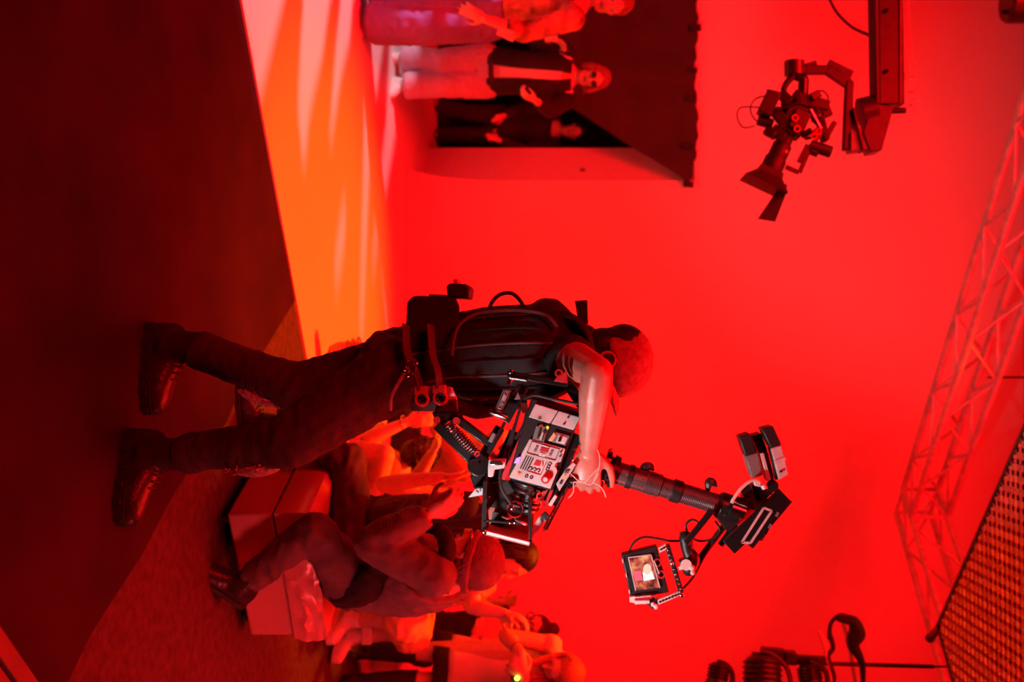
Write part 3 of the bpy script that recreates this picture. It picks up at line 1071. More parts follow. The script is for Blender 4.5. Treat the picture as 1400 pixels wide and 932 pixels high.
for pts in ([(1054, 172), (1034, 165), (1026, 150), (1032, 136), (1048, 132), (1056, 145), (1050, 160)], [(1068, 150), (1040, 147), (1013, 147), (1008, 160), (1016, 174), (1032, 172)], [(1070, 128), (1049, 123), (1058, 134)], [(1112, 128), (1124, 124), (1132, 132), (1130, 142)]):
    MB().tube([J_(*p) for p in pts], .0035, 6, res=36).build('cable', CORDB, cm)
MB().ell(J_(1075, 207, -.07), .008, seg=8, rings=6).build('indicator', LEDO, cm)

# ------------------------------------------------------------------ the camera operator
J = dict(pelvis=at(550, 503, 3.2), neck=at(790, 478, 3.2), waist=at(650, 486, 3.2), head=at(832, 494, 3.19), face=(1, -.08, .03), hipdir=(.08, -1, 0), shdir=(.1, -1, .0),
         shR=at(781, 492, 3.0), elR=at(817, 508, 2.73), wrR=at(806, 612, 2.83), shL=at(778, 486, 3.4), elL=at(742, 560, 3.46), wrL=at(735, 625, 3.25),
         hpR=at(548, 506, 3.1), knR=at(396, 603, 3.06), anR=at(246, 621, 3.18), toeR=(1, -.28, -.02),
         hpL=at(548, 500, 3.3), knL=at(410, 531, 3.3), anL=at(262, 474, 3.33), toeL=(1, -.1, 0),
         hdR=(V((.93, .12, -.1)), V((0, 1, .1)), V((.2, 0, .97)), .8),
         hdL=(V((1, -.2, 0)), V((0, -1, 0)), V((0, 0, 1)), .6), headscale=1.0)
op = figure('person', 'camera operator in dark vest and cap bracing a large stabiliser rig', J, SKIN1, voxel=.0055, s=1.06)
R0 = op.root
trousers(op, JEAN, thick=(.107, .082, .058), infl=.012, voxel=.0075, amp=.009, top=.16, end=.96, seed=3, calf=.066)
shirt(op, BLACKC, 'vest_top', sleeve=0, infl=.012, hem=-.02, voxel=.009, amp=.006)
# frayed knees and worn patches
for (a, b, kn, an, side) in ((.18, .50, J['knR'], J['anR'], 1), (.10, .40, J['knL'], J['anL'], 1)):
    d = (an - kn).normalized()
    fr = V((1, 0, 0)) - d * d.x
    fr.normalize()
    sd = d.cross(fr)
    rnd = random.Random(5)
    m = MB()
    for k in range(46):
        t = rnd.uniform(a, b)
        an_ = rnd.uniform(-.75, .75)
        c = kn.lerp(an, t) + (fr * math.cos(an_) + sd * math.sin(an_)) * (.074 + rnd.uniform(-.003, .006)) * 1.02
        e = c + d * rnd.uniform(-.02, .02) + sd * rnd.uniform(-.02, .02) + fr * rnd.uniform(-.003, .008)
        m.tube([c, c.lerp(e, .5) + fr * .004, e], .0022, 5)
    m.build('torn_threads', JEANW, R0)
    m = MB()
    m.ell(kn.lerp(an, .30) + fr * .070, (.028, .040, .085), (fr, sd, d), 14, 10)
    m.build('worn_knee', JEANW, R0, voxel=.006, sm=1, disp=wrinkle(60, .005))
for sd_ in 'RL':
    shoe(op, sd_, LEATHER, SOLE, L=.29, w=.052, lug=6, name='boot', flatten=True, collar=.12)
    kn, an = J['kn' + sd_], J['an' + sd_]
    d = (kn - an).normalized()
    m = MB().tube([an + d * .02, an + d * .05, an + d * .075], [.064, .068, .062], 16)
    m.build('trouser_cuff', JEAN, R0, disp=wrinkle(30, .006))
# jeans pocket, key ring
m = MB().tube([at(566, 500, 2.955), at(552, 512, 2.93), at(536, 540, 2.95), at(534, 560, 2.99)], .006, 6, res=14)
m.build('pocket_seam', JEANW, R0)
m = MB()
for k, (px, py) in enumerate(((560, 500), (563, 505), (566, 498), (556, 510))):
    m.torus(at(px, py, 2.92), (0, 1, .3 * k), .012, .003, 12, 6)
m.build('key_ring', CHROME, R0)

# stabiliser vest
m = MB()
m.loft(torso(op, .034, .10, .92))
m.ell(at(748, 462, 3.2), (.13, .20, .10)).ell(at(775, 474, 3.2), (.09, .17, .07))
for e, Yy in ((1, 3.06), (-1, 3.36)):
    m.tube([at(700, 440, Yy), at(775, 432, Yy), at(806, 470, Yy), at(790, 520, Yy), at(740, 546, Yy)], .034, 10, side=(0, 1, 0), flat=.45, res=20)
m.build('stabiliser_vest', NYLON, R0, voxel=.009, sm=3, disp=wrinkle(16, .006))
m = MB().tube([at(618, 486, 2.965), at(621, 462, 2.97), at(630, 442, 2.99), at(655, 428, 3.02), at(705, 424, 3.02), at(745, 430, 3.0), at(762, 447, 2.99)], .0055, 6, res=50)
m.build('vest_piping', STRAP, R0)
rg = torso(op, .037, .10, .92)
for i_ in (17, 18, 19, 0, 1, 2):
    MB().tube([r_[i_] for r_ in rg], .004, 6, res=24).build('vest_seam', STRAP if i_ % 2 else NYLON, R0)
m = MB().tube([at(668, 424, 3.15), at(674, 411, 3.15), at(685, 402, 3.15), at(700, 401, 3.15), at(712, 412, 3.15), at(718, 426, 3.15)], .010, 8, side=(0, 1, 0), flat=.6, res=20)
m.build('vest_handle', NYLON, R0)
# chest spar and belt pieces on the front
m = MB()
for z in range(5):
    m.bar(at(650 + z * 22, 548, 3.02), at(652 + z * 22, 562, 3.12), .012, .02)
m.build('vest_ribs', BMETAL, R0)
m = MB().tube([at(612, 548, 3.0), at(650, 560, 3.06), at(700, 553, 3.08)], [.03, .045, .03], 12, side=(0, 1, 0), flat=.6, res=12, round_ends=True)
m.build('front_pad', NYLON, R0)
# hip pouch with clip box
m = MB()
m.loft([[at(px, py, Yv) for px, py in ((558, 412), (566, 405), (622, 407), (628, 420), (622, 470), (612, 482), (562, 482), (555, 470))] for Yv in (3.02, 3.06, 3.3, 3.34)])
m.build('hip_pouch', NYLON, R0, voxel=.010, sm=4, disp=wrinkle(14, .006))
MB().prism([at(586, 405, 3.1), at(612, 407, 3.1), at(612, 403, 3.1), at(586, 402, 3.1)], (0, .15, 0)).build('pouch_flap', NYLON, R0, bev=.003)
px = MB().prism([at(612, 406, 3.1), at(610, 391, 3.1), at(615, 387, 3.1), at(637, 388, 3.1), at(642, 393, 3.1), at(640, 408, 3.1)], (0, .12, 0)).build('clip_box', BLACK, R0, bev=.005)
MB().box(at(625, 389, 3.16), (.03, .08, .012)).build('clip_window', REDINK, px)
# leg straps and ratchet buckles on a pale plate
MB().prism([at(562, 531, 2.965), at(575, 527, 2.96), at(617, 529, 2.96), at(624, 545, 2.965), at(626, 562, 2.985), at(563, 562, 2.985)], (0, .02, 0)).build('ratchet_plate', GREY, R0, bev=.003)
MB().prism([at(560, 547, 2.957), at(624, 546, 2.957), at(626, 563, 2.975), at(562, 562, 2.975)], (0, .02, 0)).build('lower_plate', STRAP, R0, bev=.003)
m = MB()
for px in range(566, 624, 11):
    m.cyl(at(px, 549, 2.958), at(px, 549, 2.945), .004, seg=8)
m.build('rivet', CHROME, R0)
for (x0, y0, x1, y1) in ((556, 484, 575, 532), (590, 484, 600, 530)):
    m = MB().tube([at(x0 - 1, y0 - 40, 2.985), at(x0 + 2, y0, 2.955), at((x0 + x1) / 2 + 4, (y0 + y1) / 2, 2.94), at(x1 + 1, y1, 2.945)], .017, 8, side=(1, 0, .3), flat=.22, res=14)
    m.build('leg_strap', STRAP, R0)
    bk = MB().box(at(x1 + 1, y1 + 2, 2.945), (.028, .02, .040)).build('buckle', REDINK, R0, bev=.004)
    MB().torus(at(x1 + 2, y1 + 14, 2.94), (0, 1, 0), .018, .0048, 24, 8).build('buckle_ring', REDINK, bk)
    MB().torus(at(x1 + 2, y1 + 13, 2.937), (0, 1, 0), .011, .004, 20, 8).ell(at(x1 + 2, y1 + 13, 2.945), (.011, .004, .011)).build('buckle_wheel', BMETAL, bk)
# shoulder tag standing up from the back
MB().prism([at(786, 411, 3.2), at(803, 410, 3.2), at(804, 447, 3.2), at(792, 450, 3.2)], (0, .035, 0)).build('shoulder_tag', NYLON, R0, bev=.003)
MB().box(at(800, 446, 3.2), (.014, .05, .02)).build('tag_band', REDINK, R0)
MB().ell(at(803, 457, 3.18), (.03, .04, .03)).build('shoulder_clip', BLACK, R0)

# cap
c, f, u = J['head'], op.f, op.hu
cf = (V((1, -.08, .15))).normalized()
cu = (u - cf * cf.dot(u)).normalized()
cr_ = cf.cross(cu)
m = MB()
rings = []
for k in range(9):
    a = math.pi / 2 * k / 8
    rr = math.cos(a) ** .8 if k < 8 else .02
    z = math.sin(a) ** .95
    rings.append([c + cu * (.030 + .108 * z) + cf * (.106 * rr * math.cos(t) - .004 + .012 * (1 - z)) + cr_ * (.090 * rr * math.sin(t)) for t in [2 * math.pi * i / 28 for i in range(28)]])
rings.insert(0, [q - cu * .022 for q in rings[0]])
cp = m.loft(rings, cap=False).build('cap', CAPF, R0)
so = cp.modifiers.new('cloth', 'SOLIDIFY')
so.thickness = .006
so.offset = 1
m = MB()
vs = []
for rr, dz in ((.100, 0), (.13, .004), (.165, -.004), (.178, -.012)):
    row = []
    for i in range(13):
        t = -1.15 + 2.3 * i / 12
        row.append(c + cf * (rr * math.cos(t * (.85 if rr > .11 else 1))) + cr_ * (.088 * math.sin(t)) + cu * (.012 + dz - .012 * t * t))
    vs.append(row)
br = m.loft(vs, cap=False, close=False).build('cap_brim', CAPF, cp)
so = br.modifiers.new('cloth', 'SOLIDIFY')
so.thickness = .005
m = MB()
m.loft([[c + cu * (.036 + .104 * math.sin(a) ** .95) + cf * (.112 * math.cos(a) ** .8 * math.cos(t) - .004) + cr_ * (.095 * math.cos(a) ** .8 * math.sin(t)) for a in [.08 + 1.1 * k / 8 for k in range(9)]] for t in [.30 + 1.1 * i / 10 for i in range(11)]], cap=False, close=False)
pn = m.build('cap_panel', CAPM, cp)
so = pn.modifiers.new('cloth', 'SOLIDIFY')
so.thickness = .004
MB().ell(c + cu * .140, (.012, .012, .007)).build('cap_button', CAPF, cp)
hb = MB()
hair_cap(hb, op, .004)
hb.build('hair', HAIRB, R0, voxel=.008, sm=2)
hs = MB().cyl(c + cr_ * .082 - cu * .004, c + cr_ * .105 - cu * .004, .032, seg=20).build('headset', BLACK, R0, bev=.004)
MB().torus(c + cr_ * .106 - cu * .004, cr_, .024, .004, 20, 6).build('headset_ring', REDINK, hs)
MB().tube([c + cr_ * .10 - cu * .02, c + cr_ * .09 + cf * .05 - cu * .06, c + cr_ * .04 + cf * .115 - cu * .07], .004, 6, res=12).ell(c + cr_ * .035 + cf * .118 - cu * .07, .012, seg=8, rings=6).build('microphone_arm', BLACK, hs)
MB().tube([c - cr_ * .095 - cu * .0, c - cf * .105 - cu * .01, c + cr_ * .095 - cu * .0], .008, 6, res=16).build('headset_band', BLACK, hs)

# ------------------------------------------------------------------ ottoman and the man sitting on it
k0, k1 = V((.680, 3.92, 0)), V((1.238, 4.186, 0))
e1 = (k1 - k0).normalized()
e2 = V((-e1.y, e1.x, 0))
W_, D_ = .62, .60
ot = thing('ottoman', 'square red lit leatherette ottoman with a split cushion top under the seated man', 'ottoman', k0 + e1 * W_ / 2 + e2 * D_ / 2)
o3 = lambda a, b, z: k0 + e1 * a + e2 * b + V((0, 0, z))


def slab(a0, a1, b0, b1, z0, z1):
    return MB().prism([o3(a0, b0, z0), o3(a1, b0, z0), o3(a1, b1, z0), o3(a0, b1, z0)], (0, 0, z1 - z0))


slab(0, W_, 0, D_, .045, .225).build('base', SEATB, ot, bev=.012)
cu1 = slab(-.004, W_ + .004, -.004, D_ + .004, .23, .40)
m = MB()
N = 22
rows = []
for i in range(N + 1):
    row = []
    for j in range(N + 1):
        a, b = i / N, j / N
        ed = min(a, 1 - a, b, 1 - b)
        z = .395 - .02 * max(0, 1 - ed / .06) ** 2
        dip = math.exp(-(((a - .62) / .30) ** 2 + ((b - .3) / .40) ** 2))
        z -= .085 * dip
        z += .010 * noise.noise(V((a * 9, b * 5, 3))) * (.25 + dip)
        row.append(o3(-.006 + a * (W_ + .012), -.006 + b * (D_ + .012), z))
    rows.append(row)
# cushion: puffy sides with creases where he sits, joined to the top grid
ring = lambda z, out, cre: [o3(-.006 + a * (W_ + .012) + (out if a == 1 else -out if a == 0 else 0), -.006 + b * (D_ + .012) + (out if b == 1 else -out if b == 0 else 0), z + cre * .030 * (abs(noise.noise(V((a * 7 + 1, b * 7, z * 22)))) - .2) * (1 if a > .4 else .15)) + (V((0, 0, 0)) - e2 * cre * .042 * (abs(noise.noise(V((a * 6 + z * 9, b * 3, z * 16 - a * 7 + 2)))) - .2) if b == 0 and a > .45 else V((0, 0, 0))) for a, b in [(i / N, 0) for i in range(N)] + [(1, i / N) for i in range(N)] + [(1 - i / N, 1) for i in range(N)] + [(0, 1 - i / N) for i in range(N)]]
tring = [rows[i][0] for i in range(N)] + [rows[N][i] for i in range(N)] + [rows[N - i][N] for i in range(N)] + [rows[0][N - i] for i in range(N)]
m.loft([ring(.23, -.006, 0), ring(.235, .002, .2), ring(.255, .006, .8), ring(.275, .008, 1), ring(.295, .010, 1), ring(.312, .010, 1), ring(.33, .010, 1), ring(.345, .009, 1), ring(.36, .007, .9), ring(.372, .004, .7), tring], cap=False)
m.add([p for r_ in rows for p in r_], [(i * (N + 1) + j, (i + 1) * (N + 1) + j, (i + 1) * (N + 1) + j + 1, i * (N + 1) + j + 1) for i in range(N) for j in range(N)])
m.build('cushion', SEAT, ot)
m = MB()
for a, b in ((.06, .06), (W_ - .06, .06), (.06, D_ - .06), (W_ - .06, D_ - .06)):
    MB().tube([o3(a, b, .001), o3(a, b, .045)], [.02, .026], 10).build('foot', RUBBER, ot)

J = dict(pelvis=at(490, 788, 4.22), neck=at(612, 778, 4.04), waist=at(548, 800, 4.2), head=at(643, 764, 4.02), face=(-.9, .42, .05), headup=(.1, -.1, 1), hipdir=(.35, .92, 0), shdir=(.42, .9, -.1),
         shL=at(594, 786, 3.86), elL=at(512, 742, 3.84), wrL=at(584, 703, 3.86), shR=at(598, 752, 4.26), elR=at(528, 705, 4.25), wrR=at(588, 690, 4.12),
         hpL=at(478, 790, 4.12), knL=at(430, 724, 3.86), anL=at(335, 797, 3.92), toeL=(-.72, -.35, -.75),
         hpR=at(482, 765, 4.27), knR=at(476, 628, 4.22), anR=at(362, 580, 4.2), toeR=(-1, -.2, -.02),
         hdL=(V((-.35, 0, .9)), V((-.6, .7, 0)), V((.5, .8, .2)), .5), hdR=(V((-.3, -.3, .9)), V((-.2, -.9, 0)), V((-.9, 0, .1)), .5))
b = figure('person', 'man in ribbed hoodie and knit beanie seated on the ottoman', J, SKIN2, voxel=.007, s=.98)
trousers(b, GREYJ, thick=(.108, .072, .060), infl=.026, amp=.016, top=.14, seed=5, end=.93)
shirt(b, KNIT, 'hoodie', sleeve=1, infl=.026, hem=-.04, amp=.010, arm=(.084, .080, .048), seed=8, voxel=.009)
m = MB().tube([at(572, 722, 4.0), at(600, 724, 3.93), at(612, 752, 3.87), at(600, 790, 3.92), at(610, 806, 4.06)], [.012, .03, .036, .034, .02], 10, res=26, round_ends=True)
m.build('hood', BLACKC, b.root, voxel=.009, sm=2, disp=wrinkle(24, .006))
m = MB().tube([at(470, 812, 4.1), at(500, 800, 4.05), at(520, 770, 4.0)], [.06, .075, .05], 12, res=10, round_ends=True)
m.build('hoodie_hem', BLACKC, b.root, voxel=.010, sm=2, disp=wrinkle(18, .012))
hc, f, u = J['head'], b.f, b.hu
r = f.cross(u)
m = MB().ell(hc + u * .045 - f * .012, (.094, .114, .098), (r, f, u), 20, 14)
m.ell(hc + u * .0 - f * .045, (.088, .070, .075), (r, f, u), 18, 10)
bn = m.build('beanie', BEANIE, b.root, voxel=.006, sm=3, disp=wrinkle(40, .003))
MB().tube([hc + u * .008 + (r * math.cos(a) * .094 + f * (math.sin(a) * .112 - .012)) + u * .018 * math.sin(a) for a in [2 * math.pi * k / 30 for k in range(31)]], .014, 8, flat=1.3).build('beanie_cuff', BEANIE, bn)
gl = MB().tube([hc - r * .086 - f * .01 + u * .008, hc - r * .078 + f * .07 + u * .012, hc - r * .07 + f * .098 + u * .008], .0035, 6)
for e in (-1, 1):
    gl.torus(hc + r * e * .034 + f * .106 + u * .006, f, .025, .003, 18, 6)
gl.build('glasses', CHROME, b.root)
MB().tube([hc - r * .086 - u * .06, hc - r * .09 - f * .015 - u * .03, hc - r * .088 - u * .012], .006, 8, res=10).build('ear_piece', CORDW, b.root)
shoe(b, 'L', LEATHER, SOLE, L=.27, w=.047, heel=.07)
shoe(b, 'R', LEATHER, SOLE, L=.27, w=.047, heel=.07, flatten=True)

# ------------------------------------------------------------------ people on the set behind the rig
UP = V((0, 0, 1))
J = dict(pelvis=at(495, 735, 4.95), neck=at(650, 702, 4.9), head=at(694, 694, 4.88), face=(-.95, .1, -.1), hipdir=(.1, 1, 0), shdir=(.1, 1, 0),
         knL=at(524, 622, 4.72), anL=at(412, 604, 4.72), toeL=(-1, -.1, -.1), knR=at(520, 640, 5.1), anR=at(410, 630, 5.1), toeR=(-1, .1, -.1),
         shL=at(636, 690, 4.76), elL=at(526, 662, 4.62), wrL=at(603, 652, 4.6), shR=at(640, 690, 5.1), elR=at(560, 670, 5.12), wrR=at(590, 620, 5.0),
         hdL=(V((-.05, 0, 1)), V((-1, .2, 0)), V((0, 1, 0)), .25))
c_ = figure('person', 'person with long straight dark hair and bare arms sitting behind the ottoman', J, SKIN2, voxel=.009, s=.96, eyes=True)
shirt(c_, BLACKC, 'top', sleeve=0, infl=.012, hem=.05, voxel=.012)
trousers(c_, BLACKC, 'shorts', thick=(.10, .085, .07), infl=.012, voxel=.012, end=-.62, top=.2)
hair(c_, HAIRB, 'long', .60, 3, hang=(.06, -.16, -1))
for sd in 'LR':
    shoe(c_, sd, LEATHER, SOLE, L=.25, w=.043, collar=.06)
st_ = thing('stool', 'low dark stool under the long haired person behind the ottoman', 'stool', (at(495, 735, 4.95).x, 4.97, .014))
sx = at(495, 735, 4.95)
zt = sx.z - .16
MB().box((sx.x, 4.97, zt - .03), (.36, .36, .06)).build('seat', BLACK, st_, bev=.01)
for a in (-1, 1):
    for q_ in (-1, 1):
        MB().bar((sx.x + a * .13, 4.97 + q_ * .13, zt - .06), (sx.x + a * .15, 4.97 + q_ * .15, .014), .03, .03).build('leg', BMETAL, st_)

J = dict(pelvis=at(478, 655, 5.7), neck=at(542, 634, 5.5), head=at(572, 620, 5.46), face=(.25, .95, .2), hipdir=(.2, 1, 0), shdir=(.35, 1, 0),
         knL=at(492, 560, 5.4), anL=at(458, 492, 5.34), toeL=(-.4, -.1, .95), knR=at(496, 575, 5.75), anR=at(448, 520, 5.75), toeR=(-.6, 0, .8),
         shL=at(532, 640, 5.33), elL=at(502, 600, 5.22), wrL=at(556, 577, 5.25), shR=at(535, 630, 5.68), elR=at(500, 600, 5.8), wrR=at(520, 580, 5.6),
         hdL=(V((-.1, 0, 1)), V((0, .9, .2)), V((-1, 0, 0)), .4))
d_ = figure('person', 'curly haired person with bare shoulders sitting on the floor with legs stretched out', J, SKIN2, voxel=.009, s=.92)
shirt(d_, REDC, 'top', sleeve=0, infl=.012, hem=-.02, voxel=.012, top=.8)
trousers(d_, BLACKC, 'shorts', thick=(.098, .083, .07), infl=.012, voxel=.012, end=-.5, top=.2)
hair(d_, HAIRD, 'curly', seed=4)
sk = ribbed(M('striped_sock', (.62, .42, .38), .8, bump=.1), 14, .8, 'Z', .01)
for sd in 'LR':
    an = J['an' + sd]
    t_ = V(J['toe' + sd]).normalized()
    kd = (J['kn' + sd] - an).normalized()
    m = MB().tube([an + kd * .10, an + kd * .03, an - kd * .03 + t_ * .03, an + t_ * .10 - kd * .02, an + t_ * .19 - kd * .0], [.05, .048, .055, .046, .022], 12, res=14, round_ends=True)
    so_ = m.build('sock', sk, d_.root, voxel=.008, sm=2)
    m = MB()
    for k in range(6):
        p = an - kd * .03 + t_ * (.0 + .032 * k)
        m.torus(p, (t_ + kd * .3), .05 - .0035 * k, .005, 16, 6)
    m.build('sock_stripe', REDINK, so_)
MB().torus(J['wrL'] - UP * .02, (0, 0, 1), .034, .006, 18, 6).build('bracelet', CHROME, d_.root)

J = dict(pelvis=at(556, 655, 6.3), neck=at(650, 622, 6.2), head=at(684, 606, 6.15), face=(-.7, -.6, -.1), hipdir=(-.4, .8, 0), shdir=(-.3, .9, 0),
         knL=at(556, 560, 6.0), anL=at(500, 565, 6.05), toeL=(-1, -.4, -.1), knR=at(560, 580, 6.4), anR=at(500, 585, 6.4), toeR=(-1, -.2, -.1),
         elL=at(600, 585, 6.0), wrL=at(640, 600, 5.9), elR=at(600, 610, 6.4), wrR=at(620, 590, 6.2))
e_ = figure('person', 'person in a dark red shirt sitting farthest back, seen between the spring arm bars', J, SKIN2, voxel=.010, s=.98)
shirt(e_, REDC, sleeve=1, voxel=.013)
trousers(e_, BLACKC, voxel=.014)
hair(e_, HAIRB, 'short')
shoe(e_, 'L', LEATHER, SOLE)
shoe(e_, 'R', LEATHER, SOLE)
st2 = thing('stool', 'pale stool under the person in the dark red shirt farthest back', 'stool', (at(556, 655, 6.3).x, 6.3, .014))
sx = at(556, 655, 6.3)
zt = sx.z - .165
MB().box((sx.x, 6.3, zt - .03), (.38, .38, .06)).build('seat', WHITEC, st2, bev=.01)
for a in (-1, 1):
    for q_ in (-1, 1):
        MB().bar((sx.x + a * .14, 6.3 + q_ * .14, zt - .06), (sx.x + a * .16, 6.3 + q_ * .16, .014), .03, .03).build('leg', WOOD, st2)

# F: bob hair, facing right, patterned shirt, orange skirt
J = dict(pelvis=at(563, 812, 5.75), neck=at(668, 786, 5.62), head=at(705, 764, 5.58), face=(.85, -.5, -.1), hipdir=(-.5, -.85, 0), shdir=(-.45, -.85, 0),
         knR=at(555, 848, 5.35), anR=at(480, 846, 5.4), toeR=(.6, -.8, -.1), knL=at(562, 862, 5.65), anL=at(484, 868, 5.65), toeL=(.8, -.5, -.1),
         elR=at(645, 830, 5.35), wrR=at(690, 838, 5.3), elL=at(640, 820, 5.8), wrL=at(682, 838, 5.62),
         hdR=(V((.2, -.1, .9)), V((1, 0, 0)), V((0, -1, 0)), .5))
f_ = figure('person', 'seated person with a dark bob, patterned shirt and orange satin skirt, facing right', J, SKIN2, voxel=.009, s=.95)
shirt(f_, PATCH, sleeve=.35, voxel=.011, infl=.018)
trousers(f_, ORANGEC, 'skirt', thick=(.145, .13, .09), infl=.03, voxel=.013, end=.18, top=.3, amp=.02, seed=4)
hair(f_, HAIRB, 'long', .13, 9)
for sd in 'LR':
    shoe(f_, sd, WHITEC, WHITEC, L=.25, w=.043, collar=.06)
sx = at(563, 812, 5.75)
zt = sx.z - .20
bx = thing('bench', 'low white bench on the set under the person in the orange skirt', 'bench', (sx.x + .1, 5.78, .014))
MB().box((sx.x + .02, 5.78, zt - .03), (.46, .36, .06)).build('seat', WHITEC, bx, bev=.01)
for a in (-1, 1):
    for q_ in (-1, 1):
        MB().box((sx.x + .02 + a * .19, 5.78 + q_ * .14, (zt - .06 + .014) / 2), (.05, .05, zt - .06 - .014)).build('leg', WHITEC, bx, bev=.004)

# G: dark dress, bun, glasses
J = dict(pelvis=at(585, 866, 6.80), neck=at(690, 864, 6.75), head=at(727, 856, 6.71), face=(-.55, -.75, -.12), hipdir=(-.75, .55, 0), shdir=(-.75, .5, 0),
         knR=at(575, 838, 6.47), anR=at(500, 840, 6.50), toeR=(-.6, -.7, -.1), knL=at(575, 868, 6.43), anL=at(500, 880, 6.50), toeL=(-.3, -.9, -.1),
         elR=at(640, 826, 6.75), wrR=at(690, 822, 6.55), elL=at(640, 905, 6.65), wrL=at(648, 872, 6.45),
         hdL=(V((-.6, 0, .3)), V((-.2, 1, 0)), V((.2, 0, 1)), .6))
g_ = figure('person', 'seated person in a dark dress with glasses and a hair bun', J, SKIN2, voxel=.009, s=.95)
shirt(g_, BLACKC, 'dress_top', sleeve=0, voxel=.012, infl=.014, top=.85)
trousers(g_, BLACKC, 'dress_skirt', thick=(.14, .13, .1), infl=.03, voxel=.014, end=.3, top=.25, amp=.018)
hb = MB()
hair_cap(hb, g_, .010)
hb.ell(J['head'] + UP * .13 - g_.f * .06, .05)
hb.build('hair', HAIRD, g_.root, voxel=.009, sm=2, disp=wrinkle(45, .006))
m = MB()
for e in (-1, 1):
    m.torus(J['head'] + g_.f.cross(g_.hu) * e * .034 + g_.f * .102 + g_.hu * .008, g_.f, .026, .004, 18, 6)
m.build('glasses', BLACK, g_.root)
for sd in 'LR':
    shoe(g_, sd, LEATHER, SOLE, L=.25, w=.043, collar=.05)
sx = at(585, 866, 6.80)
zt = sx.z - .17
cb = thing('box_seat', 'white box seat under the person in the dark dress', 'box', (sx.x, 6.85, .014))
MB().box((sx.x, 6.85, (zt + .014) / 2), (.42, .42, zt - .014)).build('box', WHITEC, cb, bev=.008)

# H: white skirt with black lace, knee socks, long blonde hair tipped forward
J = dict(pelvis=at(700, 918, 6.05), neck=at(757, 922, 5.74), waist=at(735, 918, 5.98), head=at(768, 916, 5.56), face=(-.35, -.55, -.75), headup=(-.1, -.8, .6), hipdir=(-.92, .35, 0), shdir=(-.92, .3, 0),
         knR=at(572, 890, 6.0), anR=at(498, 890, 6.0), toeR=(-.35, -.9, -.15), knL=at(572, 931, 5.95), anL=at(498, 931, 5.95), toeL=(-.2, -.95, -.15),
         hpR=at(690, 893, 6.04), hpL=at(690, 938, 6.04),
         shR=at(752, 882, 5.7), elR=at(690, 868, 5.62), wrR=at(712, 892, 5.45), shL=at(752, 950, 5.75), elL=at(700, 960, 5.6), wrL=at(718, 925, 5.45),
         hdR=(V((.7, -.1, -.3)), V((0, 1, 0)), V((.3, 0, .9)), .5), hdL=(V((-.6, -.1, -.3)), V((0, 1, 0)), V((0, 0, 1)), .5))
h_ = figure('person', 'blonde person in white skirt with black lace hem and black knee socks, bending forward', J, SKIN2, voxel=.009, s=.96)
shirt(h_, WHITEC, 'top', sleeve=0, voxel=.012, infl=.014)
skirt(h_, WHITEC, 0, length=.42, wid=.205, waistt=.14, folds=7, amp=.012)
top = spine(h_, .14)
r_, f2, _ = frame(UP, h_.hr)
m = MB()
for q0, q1, k0_ in ((.415, .50, .012),):
    rings = []
    n = 72
    for t in (.0, .35, .7, 1.):
        z = q0 + (q1 - q0) * t
        rings.append([top - UP * (z + (.012 * abs(math.sin(j * math.pi / 4)) if t == 1. else 0)) + (r_ * math.cos(a) * 1.05 + f2 * math.sin(a) * .85) * (.204 + .010 * t) * (1 + .09 * math.sin(7 * a)) for j, a in [(j, 2 * math.pi * j / n) for j in range(n)]])
    m.loft(rings, cap=False)
lc = m.build('lace_hem', LACE, h_.root)
so_ = lc.modifiers.new('cloth', 'SOLIDIFY')
so_.thickness = .008
hair(h_, HAIRL, 'long', .36, 12, hang=(.1, -.25, -.9))
for sd in 'RL':
    kn, an = J['kn' + sd], J['an' + sd]
    k_ = kn.lerp(an, .02)
    MB().tube([k_, kn.lerp(an, .35), an], [.066, .066, .046], 14, res=8).build('knee_sock', BLACKC, h_.root)
    sh_ = shoe(h_, sd, LEATHER, SOLE, L=.24, w=.042, collar=.10)
MB().torus(J['wrR'].lerp(J['elR'], .25), J['wrR'] - J['elR'], .034, .005, 18, 6).build('bracelet', CHROME, h_.root)
bp = MB().box(at(705, 927, 5.45) + V((0, 0, 0)), (.03, .02, .05)).build('belt_pack', BLACK, h_.root, bev=.003)
MB().ell(at(707, 927, 5.435), .014, seg=10, rings=8).build('indicator_light', LEDG, bp)

# ------------------------------------------------------------------ people by the dark opening, upper left of the studio
J = dict(pelvis=at(672, 8, 6.35), neck=at(800, -6, 6.35), head=at(838, 2, 6.33), face=(.55, -.8, -.15), hipdir=(-.8, -.5, 0), shdir=(-.85, -.5, 0),
         knR=at(585, -14, 6.25), anR=at(508, -22, 6.3), toeR=(.3, -.95, -.15), knL=at(588, 34, 6.3), anL=at(506, 30, 6.35), toeL=(.85, -.5, -.15),
         shL=at(783, 25, 6.2), elL=at(716, 44, 6.15), wrL=at(664, 26, 6.02), shR=at(783, -36, 6.45), elR=at(720, -50, 6.4), wrR=at(700, -30, 6.1),
         hdL=(V((-.35, -.2, -.9)), V((-.5, .85, 0)), V((.8, .3, .1)), .25))
w1 = figure('person', 'person in wide lilac trousers and orange print blouse at the left edge', J, SKIN2, voxel=.009, s=1.)
trousers(w1, PURPLE, thick=(.125, .125, .14), infl=.02, voxel=.012, amp=.012, top=.3, end=.97, seed=7, calf=.135)
shirt(w1, PRINT, 'blouse', sleeve=.75, infl=.018, hem=.12, voxel=.010, arm=(.076, .064, .062), seed=2)
hair(w1, HAIRR, 'short', seed=4)
for sd in 'LR':
    shoe(w1, sd, WHITEC, WHITEC, L=.27, w=.046, collar=.04)
ph = thing('phone', 'small pale phone held near the lilac trousers at the left edge', 'phone', at(690, 48, 5.95))
